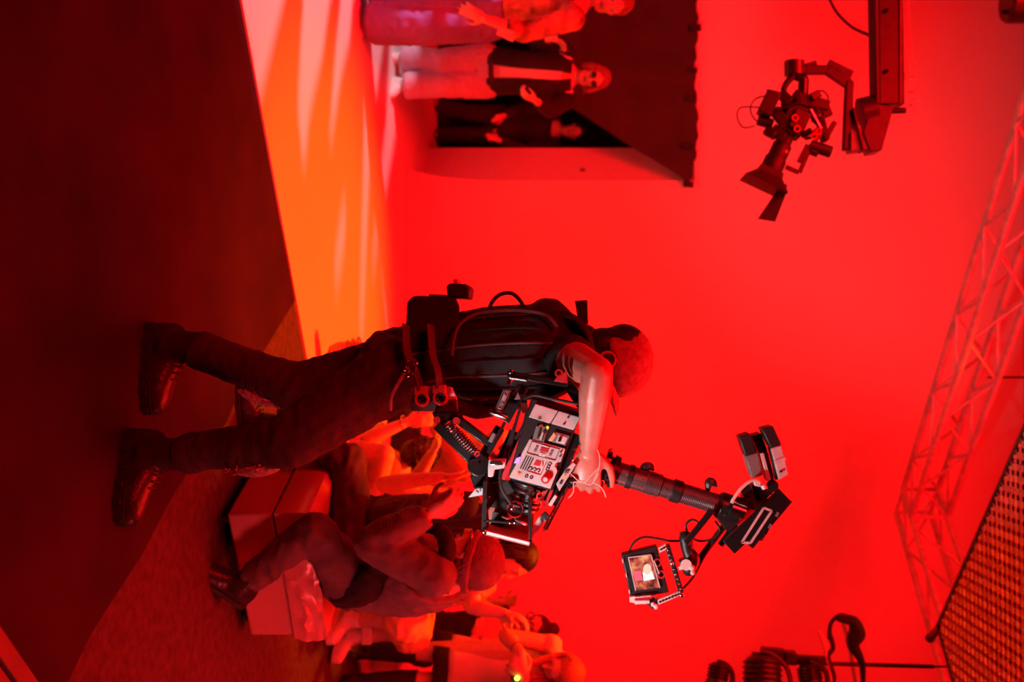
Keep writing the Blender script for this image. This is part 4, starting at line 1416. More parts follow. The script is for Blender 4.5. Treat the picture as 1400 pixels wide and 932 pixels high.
MB().box(at(692, 46, 6.0), (.06, .012, .11), Euler((0, .4, .3)).to_matrix()).build('case', GREY, ph, bev=.004)

J = dict(pelvis=at(670, 97, 7.4), neck=at(782, 104, 7.4), head=at(812, 106, 7.37), face=(.35, -.85, -.12), hipdir=(-.9, -.25, 0), shdir=(-.9, -.25, 0),
         knR=at(605, 84, 7.3), anR=at(552, 80, 7.4), toeR=(.2, -.95, -.15), knL=at(608, 116, 7.3), anL=at(552, 117, 7.3), toeL=(.7, -.7, -.15),
         elR=at(735, 62, 7.45), wrR=at(752, 52, 7.1), elL=at(745, 146, 7.25), wrL=at(738, 138, 7.05),
         hdR=(V((.2, .4, .9)), V((1, 0, 0)), V((0, -1, .2)), .7), hdL=(V((-.2, -.3, -.6)), V((-1, .2, 0)), V((0, -1, .2)), .7))
J['elL'] = at(752, 150, 7.2)
J['wrL'] = at(733, 138, 6.98)
w2 = figure('person', 'person in pale pink jeans with open dark jacket and white shirt by the dark opening', J, SKIN2, voxel=.009, s=.94)
trousers(w2, PINKC, thick=(.115, .10, .105), infl=.018, voxel=.012, amp=.010, top=.16, seed=2, calf=.10)
shirt(w2, WHITEC, 'white_shirt', sleeve=0, infl=.012, hem=.02, voxel=.012)
# open jacket: a shell that leaves the front bare
jk = MB()
rings = []
for t, wd, dp in [(-.02, .185, .14), (.2, .18, .14), (.4, .17, .135), (.6, .175, .14), (.78, .19, .14), (.9, .185, .125), (1., .12, .10)]:
    c = spine(w2, t)
    r_, f2, u_ = frame((J['neck'] - J['pelvis']).normalized(), w2.hr)
    op_ = .30 - .12 * t
    rings.append([c + r_ * wd * w2.s * math.cos(a) + f2 * dp * w2.s * math.sin(a) for a in [math.pi / 2 + op_ + (2 * math.pi - 2 * op_) * k / 26 for k in range(27)]])
jk = MB().loft(rings, cap=False, close=False).build('jacket', BLACKC, w2.root, disp=wrinkle(14, .008))
so_ = jk.modifiers.new('cloth', 'SOLIDIFY')
so_.thickness = .018
for sd in 'RL':
    sh, el, wr = w2.J['sh' + sd], J['el' + sd], J['wr' + sd]
    MB().ell(sh, .074).tube([sh, sh.lerp(el, .5), el], [.074, .068, .062], 14, round_ends=True).ell(el, .062).tube([el, el.lerp(wr, .85)], [.06, .046], 12).build('sleeve', BLACKC, jk, voxel=.010, sm=2, disp=wrinkle(18, .007))
MB().tube([spine(w2, .04) + frame(UP, w2.hr)[0] * .172 * math.cos(a) + frame(UP, w2.hr)[1] * .128 * math.sin(a) for a in [2 * math.pi * k / 30 for k in range(31)]], .020, 8, side=(0, 0, 1), flat=.35).build('belt', LEATHER, w2.root)
hair(w2, HAIRR, 'long', .10, 5)
m = MB()
for e in (-1, 1):
    m.ell(J['head'] + w2.f.cross(w2.hu) * e * .034 + w2.f * .098 + w2.hu * .014, (.026, .008, .022), (w2.f.cross(w2.hu), w2.f, w2.hu), 12, 8)
m.build('sunglasses', BLACK, w2.root)
for sd in 'LR':
    shoe(w2, sd, WHITEC, WHITEC, L=.26, w=.045, collar=.04)
cp_ = thing('paper_cup', 'pale paper cup held up by the person in the dark jacket', 'cup', at(745, 50, 7.02))
MB().tube([at(744, 52, 7.0), at(760, 50, 7.0)], [.026, .034], 16).build('cup', WHITEC, cp_)
MB().tube([at(760, 50, 7.0), at(762, 50, 7.0)], [.036, .034], 16).build('lid', WHITEC, cp_)

J = dict(pelvis=at(690, 170, 9.22), neck=at(763, 178, 9.17), head=at(786, 180, 9.12), face=(.2, -.95, -.1), hipdir=(-1, -.1, 0), shdir=(-1, -.1, 0),
         knR=at(645, 155, 9.12), anR=at(600, 146, 9.22), toeR=(-.2, -.95, -.15), knL=at(645, 185, 9.12), anL=at(600, 184, 9.22), toeL=(.2, -.95, -.15),
         elR=at(715, 148, 9.12), wrR=at(690, 158, 8.92), elL=at(715, 206, 9.12), wrL=at(684, 192, 8.94))
x_ = figure('person', 'crew member dressed all in black standing inside the dark opening', J, SKIN2, voxel=.010, s=.86)
trousers(x_, BLACKC, voxel=.013, thick=(.11, .09, .08))
shirt(x_, BLACKC, 'jacket', voxel=.013, infl=.03, arm=(.085, .07, .055))
hair(x_, HAIRB, 'short')
for sd in 'LR':
    shoe(x_, sd, WHITEC if False else LEATHER, WHITEC, L=.28, w=.048, collar=.06)
MB().ell(at(677, 178, 8.88), .016, seg=8, rings=6).build('belt_clip', CHROME, x_.root)

# ------------------------------------------------------------------ film camera slung in the rig
YR = 2.87
AN = math.asin(.319)
CO = at(738, 620, YR)
camr = thing('film_camera', 'grey panelled film camera pitched downward in the rig, with matte box', 'camera', CO, Euler((0, AN, 0)).to_matrix())
SCL = YR / F


def L(px, py, y=0.):
    dx, dy = px - 738, py - 620
    k = (YR + y) / YR
    return V(((dx * -.319 + dy * .948) * SCL * k, y, (dx * .948 + dy * .319) * SCL * k))


NF = -.065            # near face of the camera body


def panel(name, pts, mat, y0=NF - .008, th=.010, parent=None, bev=.0015):
    return MB().prism([L(a, b, y0) for a, b in pts], (0, th, 0)).build(name, mat, parent or camr, local=True, bev=bev, smooth=False)


body = MB().prism([L(a, b, NF) for a, b in ((728, 540), (797, 561), (772, 625), (757, 668), (696, 650))], (0, .13, 0)).build('body', BLACK, camr, local=True, bev=.004)
panel('rear_panel', ((734, 548), (765, 557.5), (754, 575), (725, 566)), GREY)
panel('battery_panel', ((766, 557.8), (795, 566.5), (786.5, 584), (755.5, 575.2)), GREY)
for a, b in ((779, 566), (773.5, 575)):
    MB().cyl(L(a, b, NF - .012), L(a, b, NF - .006), .003, seg=8).build('screw', BMETAL, camr, local=True)
MB().torus(L(740, 567, NF - .009), (0, 1, 0), .0035, .001, 12, 6).build('panel_ring', BMETAL, camr, local=True)
panel('connector_box', ((735, 578), (753, 580), (745.5, 600), (730, 596)), GREYD)
for a, b, c, d in ((742, 577.5, 737, 595), (749, 580, 743, 598)):
    MB().bar(L(a, b, NF - .014), L(c, d, NF - .014), .004, .006, (0, 1, 0)).build('connector_slot', BLACK, camr, local=True)
MB().bar(L(746, 587, NF - .013), L(742, 597, NF - .013), .010, .005, (0, 1, 0)).build('connector_plate', GREY, camr, local=True)
MB().ell(L(742, 578, NF - .012), .0045, seg=8, rings=6).build('indicator', LEDO, camr, local=True)
MB().ell(L(750.5, 580, NF - .012), .0045, seg=8, rings=6).build('indicator', LEDY, camr, local=True)
panel('card_slot', ((760, 586), (781, 592), (775, 605), (751, 598.5)), GREYD)
panel('slot_label', ((759.5, 586.5), (762.5, 591), (757, 599), (751.5, 597.5)), LEDO, NF - .011, .004)
panel('card_door', ((766, 590), (778, 594), (774, 603), (762, 599.5)), SILVER, NF - .010, .004)
panel('slot_grip', ((767, 592), (771, 593), (768.5, 600), (764.5, 599)), BMETAL, NF - .014, .004)
ctl = panel('control_panel', ((726, 596), (775, 609.5), (769, 627), (761, 630), (764, 640), (754.5, 664), (698, 648)), GREY)
YP = NF - .0095


def ink(name, pts, mat=INK, y=YP, th=.002):
    return MB().prism([L(a, b, y) for a, b in pts], (0, th, 0)).build(name, mat, ctl, local=True, smooth=False)


# printed frame round the upper keys
for a, b in (((729, 599), (767, 610)), ((767, 610), (761, 625)), ((761, 625), (722.5, 615)), ((722.5, 615), (729, 599))):
    MB().bar(L(*a, YP), L(*b, YP), .0012, .002, (0, 1, 0)).build('printed_line', INK, ctl, local=True, smooth=False)
ink('red_key', ((742, 606.5), (752, 609), (750.5, 614.5), (740, 612)), REDINK, YP - .003, .005)
ink('key_guard', ((744, 604), (752.5, 606.5), (752, 608), (743.5, 605.7)), WHITEC, YP - .002, .004)
for cx, cy in ((736, 607), (734, 611), (756.5, 613), (754.5, 617)):
    MB().box(L(cx, cy, YP), (.008, .003, .007)).build('small_key', GREYD, ctl, local=True, bev=.001, smooth=False)
MB().prism([L(a, b, YP - .001) for a, b in ((740, 614.5), (748, 616.5), (746.5, 620.5), (738.5, 618.5))], (0, .003, 0)).build('white_key', WHITEC, ctl, local=True, smooth=False)
MB().prism([L(a, b, YP - .002) for a, b in ((742.5, 616.5), (744.5, 617.2), (743, 619))], (0, .003, 0)).build('arrow_mark', REDINK, ctl, local=True, smooth=False)
# four speaker slots
for k in range(4):
    x0 = 721.5 + 3.0 * k
    y0 = 618 + 1.1 * k
    ink('speaker_slot', ((x0, y0), (x0 + 1.7, y0 + .4), (x0 - 7.3, y0 + 18.5), (x0 - 9, y0 + 18)))
# maker's square, three round keys, side column, dial
ink('red_square', ((735, 624.5), (742, 626.5), (740, 633), (731, 631)), REDINK)
for k in range(3):
    c = L(727.5 + 5.2 * k, 636 + 1.4 * k, YP)
    MB().torus(c, (0, 1, 0), .0042, .0012, 14, 6, arc=.8).build('round_key', INK, ctl, local=True)
for a, b in (((724, 640), (741, 645)), ((741, 645), (749, 627)), ((743.5, 625.5), (744, 633))):
    MB().bar(L(*a, YP), L(*b, YP), .0016, .002, (0, 1, 0)).build('red_line', REDINK, ctl, local=True, smooth=False)
for cx, cy in ((753.5, 630), (752, 633.5), (750.5, 637)):
    MB().torus(L(cx, cy, YP), (0, 1, 0), .0045, .001, 14, 6, flat=1).build('oval_key', INK, ctl, local=True)
for cx, cy in ((722, 646.5), (728.5, 648.3)):
    MB().torus(L(cx, cy, YP), (0, 1, 0), .0040, .0012, 14, 6).build('socket_ring', INK, ctl, local=True)
ink('amber_square', ((709.5, 640), (715, 641.5), (713.5, 646), (708, 644.5)), LEDO)
MB().torus(L(711.6, 643, YP - .001), (0, 1, 0), .003, .0008, 12, 6, arc=.75).build('square_mark', REDINK, ctl, local=True)
ink('violet_light', ((708, 622), (714, 620), (711.5, 629), (704.5, 629)), LEDB, YP - .002, .004)
dl = MB().cyl(L(748, 650.5, NF - .004), L(748, 650.5, NF - .022), .0125, seg=24).build('dial', REDINK, ctl, local=True, bev=.002)
MB().cyl(L(748, 650.5, NF - .022), L(748, 650.5, NF - .027), .0065, seg=16).build('dial_cap', SILVER, dl, local=True)
for cx, cy, m_ in ((769, 613, INK), (768, 619, INK), (763, 631, REDINK), (761.5, 633.5, REDINK)):
    MB().cyl(L(cx, cy, YP), L(cx, cy, YP - .003), .003, seg=10).build('edge_key', m_, ctl, local=True)
# side rails and top/bottom dovetail
MB().bar(L(718, 590, -.05), L(689, 652, -.05), .016, .02, (0, 1, 0)).build('lower_rail', REDINK, camr, local=True, bev=.003)
MB().bar(L(709, 590, -.03), L(680, 652, -.03), .05, .02, (0, 1, 0)).build('base_plate', BMETAL, camr, local=True, bev=.003)
MB().bar(L(786, 590, -.03), L(763, 642, -.03), .05, .024, (0, 1, 0)).build('top_plate', BMETAL, camr, local=True, bev=.003)
MB().bar(L(776, 636, -.02), L(752, 686, -.02), .04, .02, (0, 1, 0)).build('front_plate', BMETAL, camr, local=True, bev=.003)
# lens
la, lb = L(724, 655, .0), L(708, 702, .0)
lx = (lb - la).normalized()
ln = MB().tube([la, la + lx * .02, la + lx * .022, la + lx * .05, la + lx * .052, la + lx * .085], [.052, .052, .044, .044, .05, .05], 28).build('lens', CHROME, camr, local=True)
for k, rr in ((.012, .054), (.034, .047), (.060, .052), (.074, .052)):
    MB().torus(la + lx * k, lx, rr, .0035, 28, 8).build('lens_ring', BMETAL, ln, local=True)
MB().cyl(la + lx * .085, la + lx * .088, .044, seg=28).build('front_glass', GLASS, ln, local=True)
MB().cyl(L(733, 668, -.07), L(731, 676, -.07), .012, seg=14).ell(L(703, 690, -.075), .010, seg=10, rings=8).build('focus_motor', CHROME, camr, local=True)
MB().torus(L(706, 693, -.06), (.2, 1, .1), .022, .0022, 24, 6).build('cable_ring', REDINK, camr, local=True)
# matte box: hood with four walls and bright front edge
hb = [(664, 648), (728, 672), (727, 690), (663, 690)]
mbx = MB()
b0 = [L(666, 652, y) for y in (-.09, .09)] + [L(727, 676, y) for y in (.09, -.09)]
b1 = [L(664, 704, y) for y in (-.095, .095)] + [L(728, 706, y) for y in (.095, -.095)]
th = .006


def hoodwall(i, j, m_, nm):
    MB().add([b0[i], b0[j], b1[j], b1[i]], [(0, 1, 2, 3)]).build(nm, m_, camr, local=True, smooth=False).modifiers.new('t', 'SOLIDIFY').thickness = th


hoodwall(1, 2, BLACK, 'matte_box_far_wall')
hoodwall(0, 1, BLACK, 'matte_box_lower_wall')
hoodwall(2, 3, BLACK, 'matte_box_upper_wall')
# near wall is cut away in a frame so the lens shows
for a, b, w_ in (((666, 652), (664, 722), .012), ((727, 678), (728, 737), .008), ((664, 706), (728, 712), .006)):
    MB().bar(L(*a, -.092), L(*b, -.092), w_, .008, (0, 1, 0)).build('matte_box_bar', BMETAL, camr, local=True, bev=.001)
MB().prism([L(a, b, -.03) for a, b in ((668, 660), (698, 655), (720, 668), (727, 690), (727, 704), (665, 690))], (0, .012, 0)).build('filter_stage', BLACK, camr, local=True, smooth=False)
for y0, y1, nm in ((-.098, -.092, 'near'), (.092, .098, 'far')):
    MB().bar(L(668, 722, y0), L(727, 737, y0), .008, .010, (0, 1, 0)).build('hood_edge', WHITEC if nm == 'near' else BMETAL, camr, local=True, bev=.001)
MB().prism([L(668, 720, -.09), L(727, 735, -.09), L(727, 735, .09), L(668, 720, .09)], L(666, 726) - L(668, 720)).build('hood_flap', REDC, camr, local=True, smooth=False)
MB().prism([L(a, b, .085) for a, b in ((664, 690), (727, 704), (727, 736), (667, 721))], (0, .006, 0)).build('hood_side', REDC, camr, local=True, smooth=False)
MB().prism([L(a, b, .070) for a, b in ((672, 703), (690, 707), (686, 725), (669, 720))], (0, .006, 0)).build('hood_shade', BLACK, camr, local=True, smooth=False)
MB().ell(L(665, 721, -.1), .009, seg=10, rings=8).build('hood_knob', CHROME, camr, local=True)
for a, b, c, d in ((690, 700, 700, 703), (708, 704, 722, 711), (668, 680, 671, 674)):
    MB().tube([L(a, b, -.099), L((a + c) / 2, (b + d) / 2 + .6, -.101), L(c, d, -.099)], .004, 6, round_ends=True).build('bright_clip', CHROME, camr, local=True)
for a, b in ((700, 709), (706, 709)):
    MB().ell(L(a, b, -.1), .0035, seg=8, rings=6).build('screw', CHROME, camr, local=True)
# right-hand brackets and rods
pl = MB().prism([L(a, b, -.06) for a, b in ((785, 629), (789, 632), (786, 637), (766.5, 668), (762, 658), (776, 637))], (0, .01, 0)).build('marked_plate', GREY, camr, local=True, bev=.001, smooth=False)
for pts, m_ in ((((776, 637.5), (781, 638.5), (778, 644), (773, 643)), INK), (((772.5, 645), (776, 646), (773, 651.5), (769.5, 650.5)), LEDO), (((769, 652), (772, 652.5), (769.5, 658.5), (766, 657.5)), INK)):
    pp = MB().prism([L(a, b, -.062) for a, b in pts], (0, .002, 0)).build('printed_mark', m_, pl, local=True, smooth=False)
for k in range(3):
    MB().bar(L(775 + 1.4 * k, 642.5 - 1.6 * k, -.0635), L(778 + 1.2 * k, 643 - 1.4 * k, -.0635), .0012, .001, (0, 1, 0)).build('printed_glyph', GREY, pl, local=True, smooth=False)
MB().cyl(L(779, 658, -.02), L(746, 722, -.02), .007, seg=12).build('support_rod', BMETAL, camr, local=True)
MB().cyl(L(778, 662, -.035), L(744, 724, -.035), .0025, seg=8).build('bright_rod', CHROME, camr, local=True)
MB().cyl(L(784, 655, -.04), L(776, 661, -.04), .014, seg=14).ell(L(784, 655, -.045), .012, seg=10, rings=8).build('rod_clamp', BMETAL, camr, local=True)
MB().bar(L(762, 674, -.05), L(753, 688, -.05), .010, .012, (0, 1, 0)).build('bright_block', SILVER, camr, local=True, bev=.002)
MB().bar(L(756, 666, -.04), L(746, 690, -.04), .010, .012, (0, 1, 0)).build('red_block', REDINK, camr, local=True, bev=.002)
MB().prism([L(a, b, -.05) for a, b in ((738, 704), (750, 697), (752, 700), (738, 722), (730, 729), (728.5, 720))], (0, .01, 0)).build('arm_plate', GREY, camr, local=True, bev=.001, smooth=False)
MB().bar(L(744, 698, -.055), L(751, 706, -.055), .016, .016, (0, 1, 0)).build('arm_clamp', BLACK, camr, local=True, bev=.002)
MB().tube([L(791, 609, -.07), L(786, 611, -.075), L(781, 623, -.075), L(782, 626, -.07)], .003, 6).ell(L(786, 624, -.07), .005, seg=8, rings=6).build('wire_handle', CHROME, camr, local=True)

# ------------------------------------------------------------------ low-mode cage and spring arm
arm = thing('spring_arm', 'black sprung support arm joining the vest to the camera cage', 'arm', at(625, 600, 2.98))
A = lambda px, py, y=2.97: at(px, py, y - .05)
MB().prism([A(590, 563), A(628, 564), A(630, 577), A(596, 580)], (0, .07, 0)).build('socket_block', BMETAL, arm, bev=.004)
MB().bar(A(598, 580), A(650, 632), .030, .034, (0, 1, 0)).build('lower_bar', BMETAL, arm, bev=.004)
MB().bar(A(622, 570), A(670, 606), .023, .034, (0, 1, 0)).build('upper_bar', BMETAL, arm, bev=.004)
p0, p1 = A(612, 578, 2.95), A(655, 624, 2.95)
dd = (p1 - p0)
s_, u_ = perp(dd)
MB().tube([p0 + dd * (k / 144) + (s_ * math.cos(k * .69) + u_ * math.sin(k * .69)) * .012 for k in range(145)], .0032, 6).build('spring', CHROME, arm)
MB().cyl(p0, p1, .008, seg=10).build('spring_core', BMETAL, arm)
for a, b, r_ in ((597, 574, .011), (624, 575, .011), (648, 634, .016), (655, 624, .012), (652, 620, .009)):
    MB().cyl(A(a, b, 2.94), A(a, b, 2.93), r_, seg=16).torus(A(a, b, 2.93), (0, 1, 0), r_ * .8, .002, 16, 6).build('pivot', REDINK if r_ < .012 else BMETAL, arm)
MB().cyl(A(655, 636, 2.94), A(655, 636, 3.05), .034, seg=20).build('elbow_joint', BMETAL, arm, bev=.004)
MB().bar(A(656, 632), A(684, 584), .030, .028, (0, 1, 0)).build('forearm_bar', BMETAL, arm, bev=.004)
MB().bar(A(670, 604, 2.94), A(676, 592, 2.94), .012, .01, (0, 1, 0)).build('forearm_plate', GREYD, arm, bev=.001)
MB().cyl(A(676, 606, 2.925), A(690, 577, 2.925), .0045, seg=10).build('bright_tube', CHROME, arm)
MB().cyl(A(690, 614, 2.925), A(699, 606, 2.925), .004, seg=10).cyl(A(690, 622, 2.92), A(700, 602, 2.92), .0042, seg=10).build('bright_pin', CHROME, arm)
MB().prism([A(642, 650), A(660, 640), A(668, 660), A(664, 672), A(648, 668)], (0, .06, 0)).build('lower_bracket', BMETAL, arm, bev=.004)
MB().prism([A(640, 680, 2.93), A(652, 666, 2.93), A(664, 668, 2.93), A(662, 676, 2.93)], (0, .012, 0)).torus(A(653, 671, 2.925), (0, 1, 0), .006, .002, 14, 6).build('bright_bracket', GREY, arm, bev=.001)

# ------------------------------------------------------------------ stabiliser sled: post, gimbal, monitor, batteries
sl = thing('camera_stabiliser', 'inverted stabiliser sled with long post, monitor and batteries raised overhead', 'stabiliser', at(830, 645, 2.95))
YS = 2.95
S = lambda px, py, y=YS: at(px, py, y - .05)
# cage over the camera
MB().bar(S(694, 511, 2.86), S(776, 525, 2.86), .018, .028, (0, 1, 0)).build('cage_handle', BMETAL, sl, bev=.003)
MB().cyl(S(697, 516, 2.845), S(720, 519.5, 2.845), .005, seg=8).build('bright_edge', CHROME, sl)
MB().bar(S(696, 507, 2.85), S(701, 508.5, 2.85), .012, .012, (0, 1, 0)).build('bright_tip', CHROME, sl, bev=.002)
MB().cyl(S(698, 518, 2.85), S(695, 525, 2.85), .006, seg=8).cyl(S(706, 530, 2.85), S(702, 540, 2.85), .004, seg=8).build('bright_pin', CHROME, sl)
sp = MB().prism([S(688, 532, 2.85), S(699, 534, 2.85), S(686, 564, 2.85), S(676, 561, 2.85)], (0, .02, 0)).build('clamp_plate', GREYD, sl, bev=.002)
for a, b in (((689.5, 534), (678, 560)), ((697, 535.5), (685.5, 562))):
    MB().bar(S(*a, 2.848), S(*b, 2.848), .002, .003, (0, 1, 0)).build('plate_rib', CHROME, sp)
for k, (a, b, c, d) in enumerate(((690, 539, 687, 547), (692, 541, 689, 548), (686, 551, 687.5, 553), (681, 558, 685, 559))):
    MB().bar(S(a, b, 2.847), S(c, d, 2.847), .005 if k == 0 else .0025, .002, (0, 1, 0)).build('plate_mark', GREY, sp)
MB().tube([S(672, 563, 2.85), S(682, 566, 2.85), S(692, 570, 2.85)], [.008, .010, .008], 10, round_ends=True).build('clamp_lever', CHROME, sl)
MB().prism([S(703, 546, 2.87), S(708, 536, 2.87), S(712, 546, 2.87)], (0, .01, 0)).build('grey_gusset', GREYD, sl, bev=.001)
MB().bar(S(690, 575, 2.9), S(716, 528, 2.9), .03, .02, (0, 1, 0)).build('cage_side', BMETAL, sl, bev=.002)
MB().bar(S(776, 524, 2.9), S(800, 560, 2.9), .03, .02, (0, 1, 0)).build('cage_rear', BMETAL, sl, bev=.002)
ck = MB().prism([S(763, 512, 2.83), S(775, 507, 2.83), S(776, 524, 2.83), S(757, 521, 2.83)], (0, .012, 0)).build('red_clip', REDINK, sl, bev=.002)
MB().torus(S(764, 510, 2.828), (0, 1, 0), .009, .0028, 16, 6).build('clip_ring', REDINK, ck)
kb = MB().prism([S(668, 628, 2.83), S(692, 627, 2.83), S(690, 640, 2.83), S(676, 642, 2.83), S(674, 652, 2.83), S(667, 652, 2.83), S(667, 640, 2.83)], (0, .02, 0)).build('clamp_knob', GREY, sl, bev=.003)
MB().bar(S(670, 633, 2.822), S(688, 632.5, 2.822), .012, .012, (0, 1, 0)).build('knob_bar', CHROME, kb, bev=.002)
for pts in ([(712, 556), (706, 575), (700, 600), (694, 625)], [(716, 545), (730, 540), (755, 545), (790, 552)], [(704, 580), (696, 604), (690, 618), (684, 660), (700, 690)], [(720, 560), (716, 580), (704, 600)]):
    MB().tube([S(a, b, 2.86) for a, b in pts], .005, 6, res=20).build('cable', CORDB, sl)
# gimbal and post
PA, PB = S(806, 634), S(990, 692)
pd = (PB - PA).normalized()
PP = lambda t: PA.lerp(PB, t)
MB().cyl(PP(-.10), PP(.13), .017, seg=18).build('gimbal_grip', RUBBER, sl)
MB().tube([PP(.095), PP(.10), PP(.135), PP(.14), PP(.16), PP(.165), PP(.205), PP(.21)], [.030, .054, .054, .042, .042, .050, .046, .036], 28).build('gimbal_collar', BMETAL, sl)
for k in range(5):
    a = 2 * math.pi * k / 5
    s_, u_ = perp(pd)
    MB().ell(PP(.118) + (s_ * math.cos(a) + u_ * math.sin(a)) * .055, .008, seg=8, rings=6).build('collar_screw', CHROME, sl)
MB().tube([PP(.20), PP(.205), PP(.52), PP(.53), PP(1.0)], [.028, .033, .033, .028, .028], 24).build('post', POSTM, sl)
m = MB()
for k in range(46):
    m.torus(PP(.42 + .0125 * k), pd, .0285 if k > 8 else .0335, .0018, 20, 6)
m.build('post_thread', POSTM, sl)
for t, r_ in ((.30, .036), (.63, .034), (.66, .034), (.97, .036)):
    MB().cyl(PP(t) - pd * .008, PP(t) + pd * .008, r_, seg=24).build('post_clamp', BLACK, sl, bev=.002)
m = MB()
for k in range(16):
    m.bar(PP(.24 + .013 * k) + V((.0, -.031, .01)), PP(.246 + .013 * k) + V((.0, -.031, .01)), .006 if k % 4 else .014, .003, (0, 1, 0))
m.build('scale_mark', GREYD, sl)
for (a, b), (c, d) in (((878, 650), (889, 638)), ((968, 668), (975, 660))):
    MB().tube([S(a, b), S((a + c) / 2 - 2, (b + d) / 2 - 5), S(c, d), S(c + 4, d + 4)], [.008, .014, .012, .004], 8, res=10, round_ends=True).build('cable_hook', BLACK, sl)
# lower head: junction, rods to the monitor
MB().cyl(PP(.96), PP(1.12), .040, seg=20).build('post_base', BMETAL, sl, bev=.004)
MB().bar(S(978, 688), S(1002, 718), .05, .05, (0, 1, 0)).build('rod_mount', BLACK, sl, bev=.004)
MB().tube([S(1000, 694, 2.9), S(1018, 700, 2.9)], [.022, .02], 16).build('bright_socket', CHROME, sl)
for a, b, y in (((974, 697), (938, 742), 2.90), ((1000, 706), (950, 772), 2.98), ((1010, 710), (985, 745), 3.0)):
    MB().cyl(S(*a, y), S(*b, y), .010, seg=12).build('monitor_rod', BMETAL, sl)
MB().tube([S(938, 736), S(940, 752), S(946, 764), S(942, 778)], [.022, .018, .024, .02], 10, res=14, round_ends=True).build('tilt_joint', BLACK, sl)
MB().bar(S(932, 727), S(936, 742), .014, .014).build('joint_lever', BLACK, sl)
MB().cyl(S(938, 772, 2.9), S(938, 772, 2.93), .016, seg=16).bar(S(928, 777, 2.91), S(938, 772, 2.91), .008, .01).build('bright_knob', WHITEC, sl)
MB().ell(S(946, 776, 2.9), .009).ell(S(947, 783, 2.9), .007).build('bright_screw', WHITEC, sl)
MB().bar(S(930, 772), S(948, 764), .03, .03).build('yoke_block', BLACK, sl, bev=.003)
# monitor frame
mo = MB().prism([S(849, 758), S(898, 746), S(915, 810), S(862, 818)], (0, .035, 0)).build('monitor', BLACK, sl, bev=.004)
scr = bpy.data.materials.new('monitor_picture')
scr.use_nodes = True
nt = scr.node_tree
bs = nt.nodes['Principled BSDF']
tc = nt.nodes.new('ShaderNodeTexCoord')
n1 = nt.nodes.new('ShaderNodeTexNoise')
n1.inputs['Scale'].default_value = 42
nt.links.new(tc.outputs['Object'], n1.inputs[0])
rp = nt.nodes.new('ShaderNodeValToRGB')
rp.color_ramp.elements[0].position = .34
rp.color_ramp.elements[0].color = (.06, .008, .012, 1)
rp.color_ramp.elements[1].position = .72
rp.color_ramp.elements[1].color = (.95, .42, .18, 1)
e_m = rp.color_ramp.elements.new(.5)
e_m.color = (.55, .07, .04, 1)
nt.links.new(n1.outputs[0], rp.inputs[0])
nt.links.new(rp.outputs[0], bs.inputs['Emission Color'])
bs.inputs['Emission Strength'].default_value = 1.
bs.inputs['Base Color'].default_value = (.02, .02, .02, 1)
bs.inputs['Roughness'].default_value = .2
sc_ = MB().prism([S(859, 762, 2.945), S(890, 758, 2.945), S(902, 803, 2.945), S(869, 807, 2.945)], (0, .004, 0)).build('screen', scr, mo, smooth=False)
EMW = M('screen_white', (.8, .7, .7), emit=(1, .80, .80), estr=1., bump=0)
EMP = M('screen_rose', (.5, .1, .15), emit=(.50, .06, .10), estr=1., bump=0)
EMF = M('screen_dress', (.7, .4, .3), emit=(.9, .55, .4), estr=.8, bump=0)
MB().prism([S(879, 782, 2.943), S(891, 780, 2.943), S(895, 791, 2.943), S(880, 794, 2.943)], (0, .001, 0)).build('screen_shape', EMW, mo, smooth=False)
MB().prism([S(865, 781, 2.943), S(876, 780, 2.943), S(879, 793, 2.943), S(868, 794, 2.943)], (0, .001, 0)).build('screen_shape', EMP, mo, smooth=False)
MB().ell(S(885, 778, 2.943), (.016, .001, .012)).build('screen_shape', EMF, mo)
for a, b in (((859, 762), (869, 807)), ((890, 758), (902, 803)), ((859, 762), (890, 758))):
    MB().bar(S(*a, 2.943), S(*b, 2.943), .0028, .003, (0, 1, 0)).build('screen_edge', SILVER, mo)
MB().bar(S(894, 766, 2.94), S(901, 784, 2.94), .004, .005, (0, 1, 0)).build('bright_bar', SILVER, mo)
for a, b in ((899, 769), (904, 785)):
    MB().torus(S(a, b, 2.943), (0, 1, 0), .010, .003, 16, 6).build('button_ring', REDINK, mo)
for a, b in ((851, 764), (856, 784), (860, 806), (862, 814)):
    MB().bar(S(a, b, 2.945), S(a + .6, b + 5, 2.945), .003, .003, (0, 1, 0)).build('edge_pin', SILVER, mo)
# pale perforated brackets round the monitor
def perforated(a, b, c, d, n, name='perforated_bracket'):
    o = MB().prism([S(*a, 2.93), S(*b, 2.93), S(*c, 2.93), S(*d, 2.93)], (0, .012, 0)).build(name, WHITEC, sl, bev=.001, smooth=False)
    for k in range(n):
        t = (k + .7) / (n + .4)
        p = (S(*a, 2.928).lerp(S(*b, 2.928), t)).lerp(S(*d, 2.928).lerp(S(*c, 2.928), t), .5)
        MB().cyl(p + V((0, .001, 0)), p - V((0, .0015, 0)), .0034, seg=10).build('hole', INK, o)


